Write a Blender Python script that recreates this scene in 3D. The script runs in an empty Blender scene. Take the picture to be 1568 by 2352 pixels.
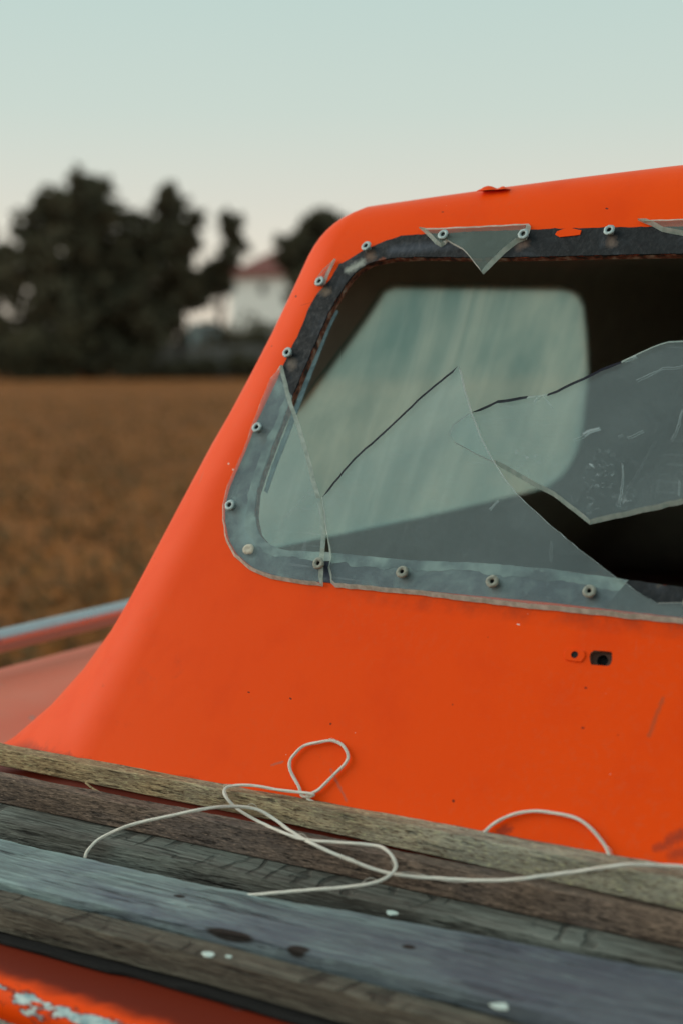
import bpy, bmesh, math, random
from mathutils import Vector, Matrix, noise as mnoise
from mathutils.geometry import tessellate_polygon
from math import sin, cos, tan, radians, atan, pi, sqrt

S = bpy.context.scene
COL = S.collection
V = Vector

# ------------------------------------------------------------------ camera
FPX, CX, CY = 3267.0, 784.0, 1176.0          # focal length and centre in photo pixels (1568 wide)
CAM = V((0, 0, 1.62))
YAW, PIT = radians(122), atan(376 / 3267)
FH = V((cos(YAW), sin(YAW), 0)); RT = V((sin(YAW), -cos(YAW), 0)); UP0 = V((0, 0, 1))
FW = FH * cos(PIT) - UP0 * sin(PIT); UP = UP0 * cos(PIT) + FH * sin(PIT)
cam = bpy.data.cameras.new('camera'); camo = bpy.data.objects.new('camera', cam); COL.objects.link(camo)
cam.sensor_fit = 'HORIZONTAL'; cam.sensor_width = 24.0; cam.lens = 50.0
cam.clip_start = 0.02; cam.clip_end = 3000
rot = Matrix((RT, UP, -FW)).transposed()
camo.matrix_world = Matrix.Translation(CAM) @ rot.to_4x4()
cam.dof.use_dof = True; cam.dof.focus_distance = 1.13; cam.dof.aperture_fstop = 3.8
S.camera = camo

# ------------------------------------------------------------------ sky, sun, exposure
SUN_DIR = V((-0.95, -0.27, 0.43)).normalized()
world = bpy.data.worlds.new('World'); S.world = world; world.use_nodes = True
wn = world.node_tree; wn.nodes.clear()
wo = wn.nodes.new('ShaderNodeOutputWorld'); wb = wn.nodes.new('ShaderNodeBackground')
wc = wn.nodes.new('ShaderNodeTexCoord'); ws = wn.nodes.new('ShaderNodeSeparateXYZ')
wr = wn.nodes.new('ShaderNodeValToRGB')
wn.links.new(wc.outputs['Generated'], ws.inputs[0]); wn.links.new(ws.outputs['Z'], wr.inputs[0])
el = wr.color_ramp.elements
ramp = [(0.0, (.86, .75, .61)), (0.05, (.80, .73, .61)), (0.10, (.69, .685, .60)), (0.16, (.585, .67, .605)),
        (0.25, (.51, .65, .605)), (0.5, (.46, .62, .60)), (1.0, (.40, .56, .57))]
el[0].position, el[0].color = ramp[0][0], (*ramp[0][1], 1)
el[1].position, el[1].color = ramp[-1][0], (*ramp[-1][1], 1)
for p, c in ramp[1:-1]:
    e = el.new(p); e.color = (*c, 1)
sky = wn.nodes.new('ShaderNodeTexSky'); sky.sky_type = 'NISHITA'; sky.sun_disc = False
sky.sun_elevation = math.asin(SUN_DIR.z); sky.sun_rotation = math.atan2(SUN_DIR.x, SUN_DIR.y)
sc_ = wn.nodes.new('ShaderNodeVectorMath'); sc_.operation = 'SCALE'; sc_.inputs[3].default_value = 0.07
wm = wn.nodes.new('ShaderNodeMix'); wm.data_type = 'RGBA'; wm.inputs[0].default_value = 0.08
wn.links.new(sky.outputs[0], sc_.inputs[0]); wn.links.new(wr.outputs[0], wm.inputs[6]); wn.links.new(sc_.outputs[0], wm.inputs[7])
wn.links.new(wm.outputs[2], wb.inputs[0]); wb.inputs[1].default_value = 1.0
wn.links.new(wb.outputs[0], wo.inputs[0])
sl = bpy.data.lights.new('sun', 'SUN'); sl.energy = 1.75; sl.angle = radians(50); sl.color = (1.0, .93, .82)
so = bpy.data.objects.new('sun', sl); COL.objects.link(so); so.location = (0, 0, 30)
so.rotation_euler = SUN_DIR.to_track_quat('Z', 'Y').to_euler()
S.view_settings.view_transform = 'Standard'; S.view_settings.look = 'None'
S.view_settings.exposure = 0.1; S.view_settings.gamma = 1.0; S.view_settings.use_curve_mapping = False
S.render.engine = 'CYCLES'
S.cycles.use_denoising = True
S.cycles.max_bounces = 8; S.cycles.transparent_max_bounces = 16
S.cycles.caustics_reflective = False; S.cycles.caustics_refractive = False

# ------------------------------------------------------------------ survey helpers (photo measurements -> places in the world)
def ray(x, y):
    return (FW * FPX + RT * (x - CX) - UP * (y - CY)).normalized()
def on_plane(x, y, p0, n):
    d = ray(x, y); return CAM + d * ((p0 - CAM).dot(n) / d.dot(n))
def on_y(x, y, yy): return on_plane(x, y, V((0, yy, 0)), V((0, 1, 0)))
def on_z(x, y, zz): return on_plane(x, y, V((0, 0, zz)), V((0, 0, 1)))
def far_at(x, y, dist):                       # point at a horizontal distance
    d = ray(x, y); return CAM + d * (dist / sqrt(d.x * d.x + d.y * d.y))
def ground_dir(x):
    d = ray(x, 800); d.z = 0; return d.normalized()

RK = radians(28)
P0 = CAM + FW * 1.15
WX, WS, WN = V((1, 0, 0)), V((0, sin(RK), cos(RK))), V((0, -cos(RK), sin(RK)))
def wall_uv(x, y):                            # photo point -> (u, s) on the windshield plane
    p = on_plane(x, y, P0, WN); return (p.x, (p - P0).dot(WS))
def photo_pt(u, s):                           # inverse of wall_uv
    v = wall_pt(u, s) - CAM; z = v.dot(FW); return (CX + FPX * v.dot(RT) / z, CY - FPX * v.dot(UP) / z)
def wall_pt(u, s, off=0.0):
    return V((u, P0.y, P0.z)) + WS * s + WN * off

# ------------------------------------------------------------------ object helpers
def mesh_obj(name, bm, mats, parent=None, smooth=False, sharp=None):
    me = bpy.data.meshes.new(name)
    bmesh.ops.recalc_face_normals(bm, faces=bm.faces)
    if smooth:
        for f in bm.faces: f.smooth = True
        if sharp is not None:
            for e in bm.edges:
                if len(e.link_faces) == 2 and e.calc_face_angle(0) > sharp: e.smooth = False
    bm.to_mesh(me); bm.free()
    o = bpy.data.objects.new(name, me); COL.objects.link(o)
    for m in (mats if isinstance(mats, (list, tuple)) else [mats]): me.materials.append(m)
    if parent is not None: put(o, parent)
    return o
def put(o, parent):
    o.parent = parent
    o.matrix_parent_inverse = parent.matrix_basis.inverted() if parent.parent is None else Matrix.Identity(4)
    return o
def raw_obj(name, verts, faces, mats, parent=None, smooth=False, mat_idx=None):
    me = bpy.data.meshes.new(name); me.from_pydata(verts, [], faces); me.update()
    for m in (mats if isinstance(mats, (list, tuple)) else [mats]): me.materials.append(m)
    if mat_idx: me.polygons.foreach_set('material_index', mat_idx)
    if smooth: me.polygons.foreach_set('use_smooth', [True] * len(me.polygons))
    o = bpy.data.objects.new(name, me); COL.objects.link(o)
    if parent is not None: put(o, parent)
    return o
def tag(o, label, cat, group=None):
    o['label'] = label; o['category'] = cat
    if group: o['group'] = group
    return o
def kind(o, k): o['kind'] = k; return o
def empty(name, loc):
    o = bpy.data.objects.new(name, None); COL.objects.link(o); o.location = loc
    o.empty_display_size = .1
    o.matrix_basis = Matrix.Translation(V(loc)); return o
def box(bm, lo, hi, mi=0):
    x0, y0, z0 = lo; x1, y1, z1 = hi
    vs = [bm.verts.new(p) for p in ((x0,y0,z0),(x1,y0,z0),(x1,y1,z0),(x0,y1,z0),(x0,y0,z1),(x1,y0,z1),(x1,y1,z1),(x0,y1,z1))]
    for q in ((0,3,2,1),(4,5,6,7),(0,1,5,4),(1,2,6,5),(2,3,7,6),(3,0,4,7)):
        f = bm.faces.new([vs[i] for i in q]); f.material_index = mi
def tube(bm, pts, rad, n=8, mi=0, cap=True):
    rings = []; N = len(pts); up = V((0, 0, 1))
    for i, p in enumerate(pts):
        t = (pts[min(i + 1, N - 1)] - pts[max(i - 1, 0)]).normalized()
        a = t.cross(up)
        if a.length < 1e-4: a = t.cross(V((1, 0, 0)))
        a.normalize(); b = a.cross(t).normalized()
        r = rad(i / (N - 1)) if callable(rad) else rad
        rings.append([bm.verts.new(p + (a * cos(2 * pi * k / n) + b * sin(2 * pi * k / n)) * r) for k in range(n)])
    for i in range(N - 1):
        for k in range(n):
            f = bm.faces.new((rings[i][k], rings[i][(k + 1) % n], rings[i + 1][(k + 1) % n], rings[i + 1][k])); f.material_index = mi
    if cap:
        bm.faces.new(rings[0][::-1]).material_index = mi; bm.faces.new(rings[-1]).material_index = mi
def spline(ps, sub=10):                        # Catmull-Rom
    out = []; P = [ps[0] * 2 - ps[1]] + list(ps) + [ps[-1] * 2 - ps[-2]]
    for i in range(1, len(P) - 2):
        a, b, c, d = P[i - 1], P[i], P[i + 1], P[i + 2]
        for k in range(sub):
            t = k / sub
            out.append(.5 * ((2 * b) + (c - a) * t + (2 * a - 5 * b + 4 * c - d) * t * t + (3 * b - a - 3 * c + d) * t ** 3))
    out.append(P[-2]); return out
def lerp(a, b, t): return a + (b - a) * t

# ------------------------------------------------------------------ materials
class NT:
    def __init__(s, name):
        s.m = bpy.data.materials.new(name); s.m.use_nodes = True; s.t = s.m.node_tree; s.t.nodes.clear()
        s.out = s.t.nodes.new('ShaderNodeOutputMaterial')
    def n(s, typ, ins=None, **kw):
        nd = s.t.nodes.new(typ)
        for k, v in kw.items(): setattr(nd, k, v)
        for k, v in (ins or {}).items(): s.set(nd.inputs[k], v)
        return nd
    def set(s, sock, v):
        if isinstance(v, bpy.types.NodeSocket): s.t.links.new(v, sock)
        elif isinstance(v, bpy.types.Node): s.t.links.new(v.outputs[0], sock)
        elif isinstance(v, tuple) and len(v) == 3 and sock.type == 'RGBA': sock.default_value = (*v, 1)
        else: sock.default_value = v
    def pos(s, scale=(1, 1, 1), rot=(0, 0, 0)):
        g = s.n('ShaderNodeTexCoord')
        return s.n('ShaderNodeMapping', {'Vector': g.outputs['Object'], 'Scale': scale, 'Rotation': rot}).outputs[0]
    def noise(s, vec, scale, detail=4, rough=.55, dist=0):
        return s.n('ShaderNodeTexNoise', {'Vector': vec, 'Scale': scale, 'Detail': detail, 'Roughness': rough, 'Distortion': dist}).outputs[0]
    def ramp(s, fac, stops, interp='LINEAR'):
        nd = s.n('ShaderNodeValToRGB', {'Fac': fac}); r = nd.color_ramp; r.interpolation = interp
        def col(c): return (c, c, c, 1) if not isinstance(c, tuple) else (*c, 1)
        r.elements[0].position, r.elements[0].color = stops[0][0], col(stops[0][1])
        r.elements[1].position, r.elements[1].color = stops[-1][0], col(stops[-1][1])
        for p, c in stops[1:-1]:
            e = r.elements.new(p); e.color = col(c)
        return nd.outputs[0]
    def mix(s, fac, a, b, blend='MIX'):
        nd = s.n('ShaderNodeMix', data_type='RGBA', blend_type=blend)
        s.set(nd.inputs[0], fac); s.set(nd.inputs[6], a); s.set(nd.inputs[7], b); return nd.outputs[2]
    def math(s, op, a, b=0.0, c=0.0):
        nd = s.n('ShaderNodeMath', operation=op); s.set(nd.inputs[0], a); s.set(nd.inputs[1], b); s.set(nd.inputs[2], c); return nd.outputs[0]
    def bump(s, h, strength=.3, dist=.002, normal=None):
        nd = s.n('ShaderNodeBump', {'Height': h, 'Strength': strength, 'Distance': dist})
        if normal is not None: s.set(nd.inputs['Normal'], normal)
        return nd.outputs[0]
    def pbr(s, base, rough=.5, normal=None, **kw):
        b = s.n('ShaderNodeBsdfPrincipled', {'Base Color': base, 'Roughness': rough})
        if normal is not None: s.set(b.inputs['Normal'], normal)
        for k, v in kw.items(): s.set(b.inputs[k.replace('_', ' ')], v)
        return b.outputs[0]
    def wall_mark(s, px, w0, w1, amount, jag=.0):
        """mask of one short mark lying on the windshield plane: px = two photo points, w0 core and w1 outer half width"""
        ob = s.n('ShaderNodeTexCoord').outputs['Object']
        us = s.math('SUBTRACT', s.n('ShaderNodeVectorMath', {0: ob, 1: WS}, operation='DOT_PRODUCT').outputs['Value'], P0.dot(WS))
        uu = s.n('ShaderNodeSeparateXYZ', {0: ob}).outputs['X']
        P = s.n('ShaderNodeCombineXYZ', {0: uu, 1: us}).outputs[0]
        A, B = V((*wall_uv(*px[0]), 0)), V((*wall_uv(*px[1]), 0)); BA = B - A
        pa = s.n('ShaderNodeVectorMath', {0: P, 1: A}, operation='SUBTRACT').outputs[0]
        hh = s.n('ShaderNodeClamp', {'Value': s.n('ShaderNodeVectorMath', {0: pa, 1: BA / max(1e-9, BA.length_squared)}, operation='DOT_PRODUCT').outputs['Value']}).outputs[0]
        sc = s.n('ShaderNodeVectorMath', {0: BA}, operation='SCALE'); s.set(sc.inputs[3], hh)
        d = s.n('ShaderNodeVectorMath', {0: pa, 1: sc.outputs[0]}, operation='DISTANCE').outputs['Value']
        if jag: d = s.math('ADD', d, s.math('MULTIPLY', s.math('SUBTRACT', s.noise(ob, 240, 4, .7), .5), jag))
        return s.n('ShaderNodeMapRange', {'Value': d, 'From Min': w1, 'From Max': w0, 'To Max': amount}).outputs[0]
    def done(s, shader):
        s.t.links.new(shader, s.out.inputs[0]); return s.m

ORANGE = (.70, .050, .0055)
def make_gelcoat(name, chips=False, cabin_dirt_shade=False):
    t = NT(name); p = t.pos()
    big = t.noise(p, 3.0, 3); mid = t.noise(p, 22, 5); fine = t.noise(p, 420, 2)
    col = t.mix(t.ramp(big, [(.35, 0.0), (.7, 1.0)]), (.90, .068, .0020), (.95, .080, .0028))
    col = t.mix(t.ramp(mid, [(.50, 0.0), (.78, .30)]), col, (.74, .045, .004))
    # dark pin-holes and grit
    vo = t.n('ShaderNodeTexVoronoi', {'Vector': p, 'Scale': 62.0, 'Randomness': 1.0})
    pit = t.ramp(vo.outputs['Distance'], [(.035, 1.0), (.075, 0.0)])
    sel = t.ramp(t.n('ShaderNodeSeparateColor', {'Color': vo.outputs['Color']}).outputs[0], [(.86, 0.0), (.88, 1.0)])
    col = t.mix(t.math('MULTIPLY', t.math('MULTIPLY', pit, sel), .8), col, (.05, .02, .012))
    # pale specks
    vo2 = t.n('ShaderNodeTexVoronoi', {'Vector': p, 'Scale': 80.0, 'Randomness': 1.0})
    pit2 = t.ramp(vo2.outputs['Distance'], [(.02, 1.0), (.05, 0.0)])
    sel2 = t.ramp(t.n('ShaderNodeSeparateColor', {'Color': vo2.outputs['Color']}).outputs[1], [(.93, 0.0), (.94, 1.0)])
    col = t.mix(t.math('MULTIPLY', t.math('MULTIPLY', pit2, sel2), .6), col, (.75, .5, .4))
    vo3 = t.n('ShaderNodeTexVoronoi', {'Vector': p, 'Scale': 21.0, 'Randomness': 1.0})
    sel3 = t.ramp(t.n('ShaderNodeSeparateColor', {'Color': vo3.outputs['Color']}).outputs[2], [(.80, 0.0), (.81, 1.0)])
    pit3 = t.ramp(t.math('ADD', vo3.outputs['Distance'], t.math('MULTIPLY', t.noise(p, 300, 2), .02)), [(.028, 1.0), (.048, 0.0)])
    col = t.mix(t.math('MULTIPLY', t.math('MULTIPLY', pit3, sel3), .85), col, (.04, .016, .012))
    dust = t.math('MULTIPLY', t.ramp(t.noise(p, 170, 4, .7), [(.50, 0.0), (.72, .35)]), t.ramp(t.noise(p, 5, 4, .6), [(.45, .15), (.68, 1.0)]))
    col = t.mix(dust, col, (.66, .13, .05))
    smear = t.math('MULTIPLY', t.ramp(t.noise(p, 34, 5, .65, .6), [(.62, 0.0), (.74, .25)]), t.ramp(t.noise(t.pos((1, 1, 1), (0, 0, 0)), 4.3, 2), [(.56, 0.0), (.66, 1.0)]))
    col = t.mix(smear, col, (.20, .05, .04))
    # faint scuffs
    sc = t.noise(t.pos((60, 9, 9), (.0, .35, .0)), 3.0, 3, .6)
    scm = t.math('MULTIPLY', t.ramp(sc, [(.68, 0.0), (.74, .35)]), t.ramp(t.noise(p, 9, 2), [(.55, 0.0), (.68, 1.0)]))
    col = t.mix(scm, col, (.62, .17, .09))
    if cabin_dirt_shade:                             # shade painted behind the boards, grime under the window frame
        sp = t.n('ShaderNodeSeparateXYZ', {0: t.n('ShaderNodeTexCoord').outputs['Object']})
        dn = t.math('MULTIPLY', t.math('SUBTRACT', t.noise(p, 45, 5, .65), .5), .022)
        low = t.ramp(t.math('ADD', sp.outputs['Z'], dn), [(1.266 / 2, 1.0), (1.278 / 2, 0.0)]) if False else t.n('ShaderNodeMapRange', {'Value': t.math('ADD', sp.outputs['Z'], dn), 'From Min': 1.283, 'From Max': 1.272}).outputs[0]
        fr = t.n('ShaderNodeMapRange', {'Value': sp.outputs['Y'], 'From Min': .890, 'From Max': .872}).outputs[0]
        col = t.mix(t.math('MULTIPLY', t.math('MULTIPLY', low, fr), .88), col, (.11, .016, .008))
        for a_, b_, w0, w1, am, jg, cc in [((1490,1690),(1522,1605),.0006,.0022,.5,.004,(.30,.09,.04)), ((624,1758),(650,1750),.0004,.0014,.6,.003,(.40,.15,.10)), ((1150,1912),(1166,1906),.001,.005,.6,.008,(.12,.03,.025)),
              ((1538,1934),(1566,1918),.001,.006,.6,.010,(.16,.04,.03)), ((1506,1950),(1518,1946),.001,.004,.5,.006,(.16,.04,.03)), ((1545,1965),(1566,1960),.001,.006,.5,.008,(.16,.04,.03)), ((524,1064),(525,1065),.0004,.0010,.9,0,(.8,.6,.5)),
              ((535,1078),(536,1079),.0004,.0010,.9,0,(.8,.6,.5)), ((1187,1434),(1192,1435),.0002,.0006,.9,0,(.8,.75,.7)), ((666,1604),(669,1606),.0003,.0008,.9,0,(.05,.02,.015)), ((570,1590),(573,1591),.0003,.0008,.8,0,(.05,.02,.015)),
              ((1343,1580),(1346,1581),.0003,.0009,.9,0,(.05,.02,.015)), ((1336,1672),(1340,1673),.0003,.0009,.8,0,(.06,.02,.015)), ((760,1770),(795,1840),.0003,.0016,.5,.004,(.35,.14,.10)), ((672,672),(674,674),.0006,.0012,.9,0,(.04,.02,.02)),
              ((1391,477),(1394,478),.0004,.0010,.9,0,(.05,.03,.03)), ((690,700),(735,690),.0001,.0004,.5,.001,(.25,.04,.02)), ((1040,1840),(1041,1841),.0005,.0013,.9,0,(.06,.02,.015)), ((1010,480),(1013,481),.0003,.0009,.7,0,(.1,.03,.02))]:
            col = t.mix(t.wall_mark((a_, b_), w0, w1, am, jg), col, cc)
        q = t.n('ShaderNodeVectorMath', {0: t.n('ShaderNodeTexCoord').outputs['Object'], 1: WS}, operation='DOT_PRODUCT').outputs['Value']
        q = t.math('SUBTRACT', q, P0.dot(WS)); q = t.math('ADD', q, t.math('MULTIPLY', dn, .35))
        b1 = t.n('ShaderNodeMapRange', {'Value': q, 'From Min': -.078, 'From Max': -.067}).outputs[0]
        b2 = t.n('ShaderNodeMapRange', {'Value': q, 'From Min': -.058, 'From Max': -.063}).outputs[0]
        ux = t.n('ShaderNodeMapRange', {'Value': sp.outputs['X'], 'From Min': -.64, 'From Max': -.50}).outputs[0]
        gr = t.math('MULTIPLY', t.math('MULTIPLY', b1, b2), t.math('MULTIPLY', ux, t.ramp(t.noise(p, 60, 4), [(.38, .08), (.70, .50)])))
        col = t.mix(gr, col, (.10, .03, .018))
    if chips:
        g = t.n('ShaderNodeTexCoord'); sp = t.n('ShaderNodeSeparateXYZ', {0: g.outputs['Object']})
        band = t.math('SUBTRACT', 1.0, t.math('MULTIPLY', t.math('ABSOLUTE', t.math('SUBTRACT', sp.outputs['Y'], .6235)), 100.0))
        band = t.math('MAXIMUM', band, 0.0)
        ch = t.math('ADD', t.math('MULTIPLY', band, .16), t.noise(t.pos((24, 60, 60)), 1.0, 5, .65))
        col = t.mix(t.ramp(ch, [(.655, 0.0), (.67, .9)]), col, (.22, .035, .02))
        col = t.mix(t.ramp(ch, [(.69, 0.0), (.70, 1.0)]), col, t.mix(t.ramp(t.noise(p, 120, 4), [(.4, 0.0), (.65, 1.0)]), (.24, .36, .38), (.64, .72, .68)))
        ax = t.math('ABSOLUTE', sp.outputs['X'])
        sky_pale = t.ramp(t.math('ADD', ax, t.math('MULTIPLY', t.noise(p, 9, 4), .05)), [(.98, 0.0), (1.07, .75)])  # pale sky reflection on the side decks, put into the colour
        sky_pale = t.math('MULTIPLY', sky_pale, t.ramp(t.noise(p, 6, 4), [(.25, .7), (.65, 1.0)]))
        col = t.mix(sky_pale, col, (.64, .27, .19))
        near = t.ramp(t.math('ADD', sp.outputs['Y'], t.math('MULTIPLY', t.noise(p, 40, 4), .02)), [(.641, 0.0), (.653, 1.0)])  # shadow around the boards painted into the deck colour
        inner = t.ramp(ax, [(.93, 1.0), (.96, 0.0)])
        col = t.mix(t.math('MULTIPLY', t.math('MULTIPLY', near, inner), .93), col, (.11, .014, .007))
    h = t.math('ADD', t.math('MULTIPLY', fine, .35), t.noise(p, 90, 3))
    n = t.bump(h, .10, .0012)
    ro = t.math('ADD', .40, t.math('MULTIPLY', mid, .14))
    return t.done(t.pbr(col, ro, n, Specular_IOR_Level=.07, Sheen_Weight=.18, Sheen_Roughness=.25, Sheen_Tint=(1.0, .80, .66, 1.0)))
M_orange = make_gelcoat('orange_gelcoat')
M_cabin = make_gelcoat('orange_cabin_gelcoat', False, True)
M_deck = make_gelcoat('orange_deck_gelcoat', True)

def simple(name, base, rough=.6, var=.25, scale=20, bump=.1, **kw):
    t = NT(name); p = t.pos(); nz = t.noise(p, scale, 5)
    b2 = tuple(c * (1 - var) for c in base); b1 = tuple(min(1, c * (1 + var)) for c in base)
    return t.done(t.pbr(t.mix(nz, b2, b1), rough, t.bump(nz, bump, .002), **kw))
M_inside = simple('dark_liner_paint', (.38, .33, .27), .8, .2, 30)
M_jamb = None
def make_jamb():
    t = NT('raw_fibreglass_edge'); p = t.pos(); nz = t.noise(p, 120, 5); n2 = t.noise(p, 25, 3)
    c = t.ramp(nz, [(.38, (.035, .02, .015)), (.5, (.22, .07, .035)), (.66, (.42, .33, .26))])
    return t.done(t.pbr(c, .8, t.bump(nz, .5, .001)))
M_jamb = make_jamb()
def make_seal(name, stops, scale, extra=None, det=6, dist=.4, marks=()):
    t = NT(name); p = t.pos(); nz = t.noise(p, scale, det, .6, dist); n2 = t.noise(p, scale * 6, 4)
    c = t.ramp(nz, stops)
    c = t.mix(t.ramp(n2, [(.60, 0.0), (.75, .6)]), c, extra or (.12, .13, .13))
    for a_, b_, w0, w1, cc in marks: c = t.mix(t.wall_mark((a_, b_), w0, w1, .85, .008), c, cc)
    return t.done(t.pbr(c, t.ramp(n2, [(.3, .5), (.7, .85)]), t.bump(n2, .5, .0015), Specular_IOR_Level=.3))
M_seal_black = make_seal('black_sealant', [(.35, (.006, .007, .009)), (.55, (.010, .012, .015)), (.62, (.026, .031, .039)), (.72, (.11, .085, .062))], 34, (.055, .058, .062), marks=[((671,832),(673,842),.001,.006,(.15,.12,.10)), ((745,668),(752,672),.001,.006,(.17,.12,.085)), ((850,586),(853,592),.001,.007,(.16,.10,.07)), ((1404,552),(1406,560),.001,.006,(.14,.10,.08)), ((1195,566),(1205,562),.001,.006,(.14,.09,.07)), ((803,620),(830,606),.001,.006,(.36,.38,.34)), ((815,640),(880,596),.0004,.003,(.26,.07,.03)), ((1060,560),(900,575),.001,.007,(.055,.065,.085))])
M_seal_pale = make_seal('chalky_sealant', [(.34, (.016, .019, .034)), (.46, (.042, .049, .072)), (.57, (.12, .145, .155)), (.70, (.28, .34, .33))], 30, (.16, .19, .20), 5, .3, marks=[((932,1332),(932,1334),.002,.007,(.06,.05,.05)), ((1138,1354),(1138,1356),.002,.007,(.06,.05,.05)), ((1360,1377),(1360,1379),.002,.007,(.05,.045,.05)), ((604,996),(612,1010),.001,.008,(.10,.085,.075)), ((545,1172),(552,1180),.001,.007,(.09,.075,.065)), ((590,940),(560,1060),.002,.010,(.24,.29,.28)), ((570,1180),(575,1230),.002,.012,(.30,.38,.38))])
M_seal_lip = make_seal('pale_sealant_lip', [(.34, (.045, .055, .07)), (.47, (.14, .18, .185)), (.62, (.36, .42, .39))], 26, (.30, .35, .33), 3, 0)
M_liner_edge = make_seal('pale_liner_edge', [(.35, (.16, .24, .27)), (.6, (.30, .42, .45)), (.8, (.40, .52, .52))], 90, (.05, .05, .05))

def make_acrylic(name, haze=.078, hazecol=(.62, .72, .74), tint=(.93, .97, .96), segs=()):
    t = NT(name); p = t.pos()
    fac_ = t.n('ShaderNodeLayerWeight', {'Blend': .5}).outputs['Facing']
    fr = t.math('ADD', .036, t.math('MULTIPLY', t.math('POWER', fac_, 5.0), .9))
    cl = t.noise(p, 14, 4); fine = t.noise(p, 260, 3)
    # scratches: thin stretched noise in a few directions
    a = t.noise(t.pos((18, 420, 420), (.9, .35, .55)), 1.0, 2, .5)
    b = t.noise(t.pos((420, 25, 25), (.2, .8, .15)), 1.0, 2, .5)
    gate = t.ramp(t.noise(p, 11, 2), [(.48, 0.0), (.62, 1.0)])
    scr = t.math('MULTIPLY', t.math('MAXIMUM', t.ramp(a, [(.64, 0.0), (.70, .6)]), t.ramp(b, [(.66, 0.0), (.72, .45)])), gate)
    scuff = t.math('MULTIPLY', t.ramp(t.noise(p, 230, 4, .7), [(.56, 0.0), (.66, .8)]), t.ramp(t.noise(p, 16, 3), [(.60, 0.0), (.70, 1.0)]))
    scr = t.math('MULTIPLY', scr, .3)
    if segs:                                   # the scratches one can see, each where it lies on the sheet
        ob = t.n('ShaderNodeTexCoord').outputs['Object']
        us = t.n('ShaderNodeVectorMath', {0: ob, 1: WS}, operation='DOT_PRODUCT').outputs['Value']; us = t.math('SUBTRACT', us, P0.dot(WS))
        uu = t.n('ShaderNodeSeparateXYZ', {0: ob}).outputs['X']
        wob = t.math('MULTIPLY', t.math('SUBTRACT', t.noise(p, 70, 3), .5), .004)
        P = t.n('ShaderNodeCombineXYZ', {0: t.math('ADD', uu, wob), 1: t.math('SUBTRACT', us, wob)}).outputs[0]
        for a_, b_, w_ in segs:
            A, B = V((*wall_uv(*a_), 0)), V((*wall_uv(*b_), 0)); BA = B - A
            pa = t.n('ShaderNodeVectorMath', {0: P, 1: A}, operation='SUBTRACT').outputs[0]
            hh = t.n('ShaderNodeVectorMath', {0: pa, 1: BA / BA.length_squared}, operation='DOT_PRODUCT').outputs['Value']
            hh = t.n('ShaderNodeClamp', {'Value': hh}).outputs[0]
            sc = t.n('ShaderNodeVectorMath', {0: BA}, operation='SCALE'); t.set(sc.inputs[3], hh)
            dd_ = t.n('ShaderNodeVectorMath', {0: pa, 1: sc.outputs[0]}, operation='DISTANCE').outputs['Value']
            mk = t.n('ShaderNodeMapRange', {'Value': dd_, 'From Min': w_ * .62, 'From Max': w_ * .15, 'To Max': .8 if w_ > .0003 else .4}).outputs[0]
            scr = t.math('MAXIMUM', scr, mk)
    hz = t.math('ADD', haze, t.math('MULTIPLY', t.ramp(cl, [(.35, 0.0), (.75, 1.0)]), haze * .9))
    hz = t.math('ADD', hz, t.math('MULTIPLY', t.ramp(fine, [(.5, 0.0), (.8, 1.0)]), haze * .5))
    hz = t.math('MINIMUM', t.math('ADD', hz, t.math('ADD', t.math('MULTIPLY', scr, .75), t.math('MULTIPLY', scuff, .45))), 1.0)
    nrm = t.bump(cl, .02, .002)
    tr = t.n('ShaderNodeBsdfTransparent', {'Color': tint}).outputs[0]
    gl = t.n('ShaderNodeBsdfGlossy', {'Color': (1, 1, 1), 'Roughness': .06, 'Normal': nrm}).outputs[0]
    df = t.n('ShaderNodeBsdfDiffuse', {'Color': hazecol}).outputs[0]
    tl = t.n('ShaderNodeBsdfTranslucent', {'Color': hazecol}).outputs[0]
    dd = t.n('ShaderNodeMixShader', {0: .4, 1: df, 2: tl}).outputs[0]
    m1 = t.n('ShaderNodeMixShader', {0: hz, 1: tr, 2: dd}).outputs[0]
    m2 = t.n('ShaderNodeMixShader', {0: fr, 1: m1, 2: gl}).outputs[0]
    return t.done(m2)
SCR = [((1563,934),(1548,985),.0005),((1548,985),(1539,1005),.0004),((1472,983),(1436,999),.0005),((1424,990),(1414,995),.0004),((1369,977),(1336,991),.0022),((1424,1059),(1426,1088),.0005),((1426,1088),(1417,1152),.0005),
       ((1557,1100),(1553,1132),.0004),((1502,1005),(1403,1168),.0002),((1458,868),(1484,853),.0006),((1484,853),(1520,839),.0006),((1520,839),(1568,832),.0005),((1147,1154),(1128,1174),.0006),((1270,1247),(1267,1294),.0003),
       ((725,1120),(661,1193),.0003),((1336,995),(1310,1002),.0004),((1237,902),(1222,918),.0007),((1243,905),(1262,928),.0004),((1430,822),(1455,812),.0016),((1350,1061),(1356,1064),.0016)]
M_acrylic = make_acrylic('clear_acrylic', segs=SCR)
M_acrylic_old = make_acrylic('yellowed_acrylic', .09, (.60, .66, .58), (.86, .92, .88))
M_acrylic_clear = make_acrylic('thin_clear_acrylic', .02)
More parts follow.
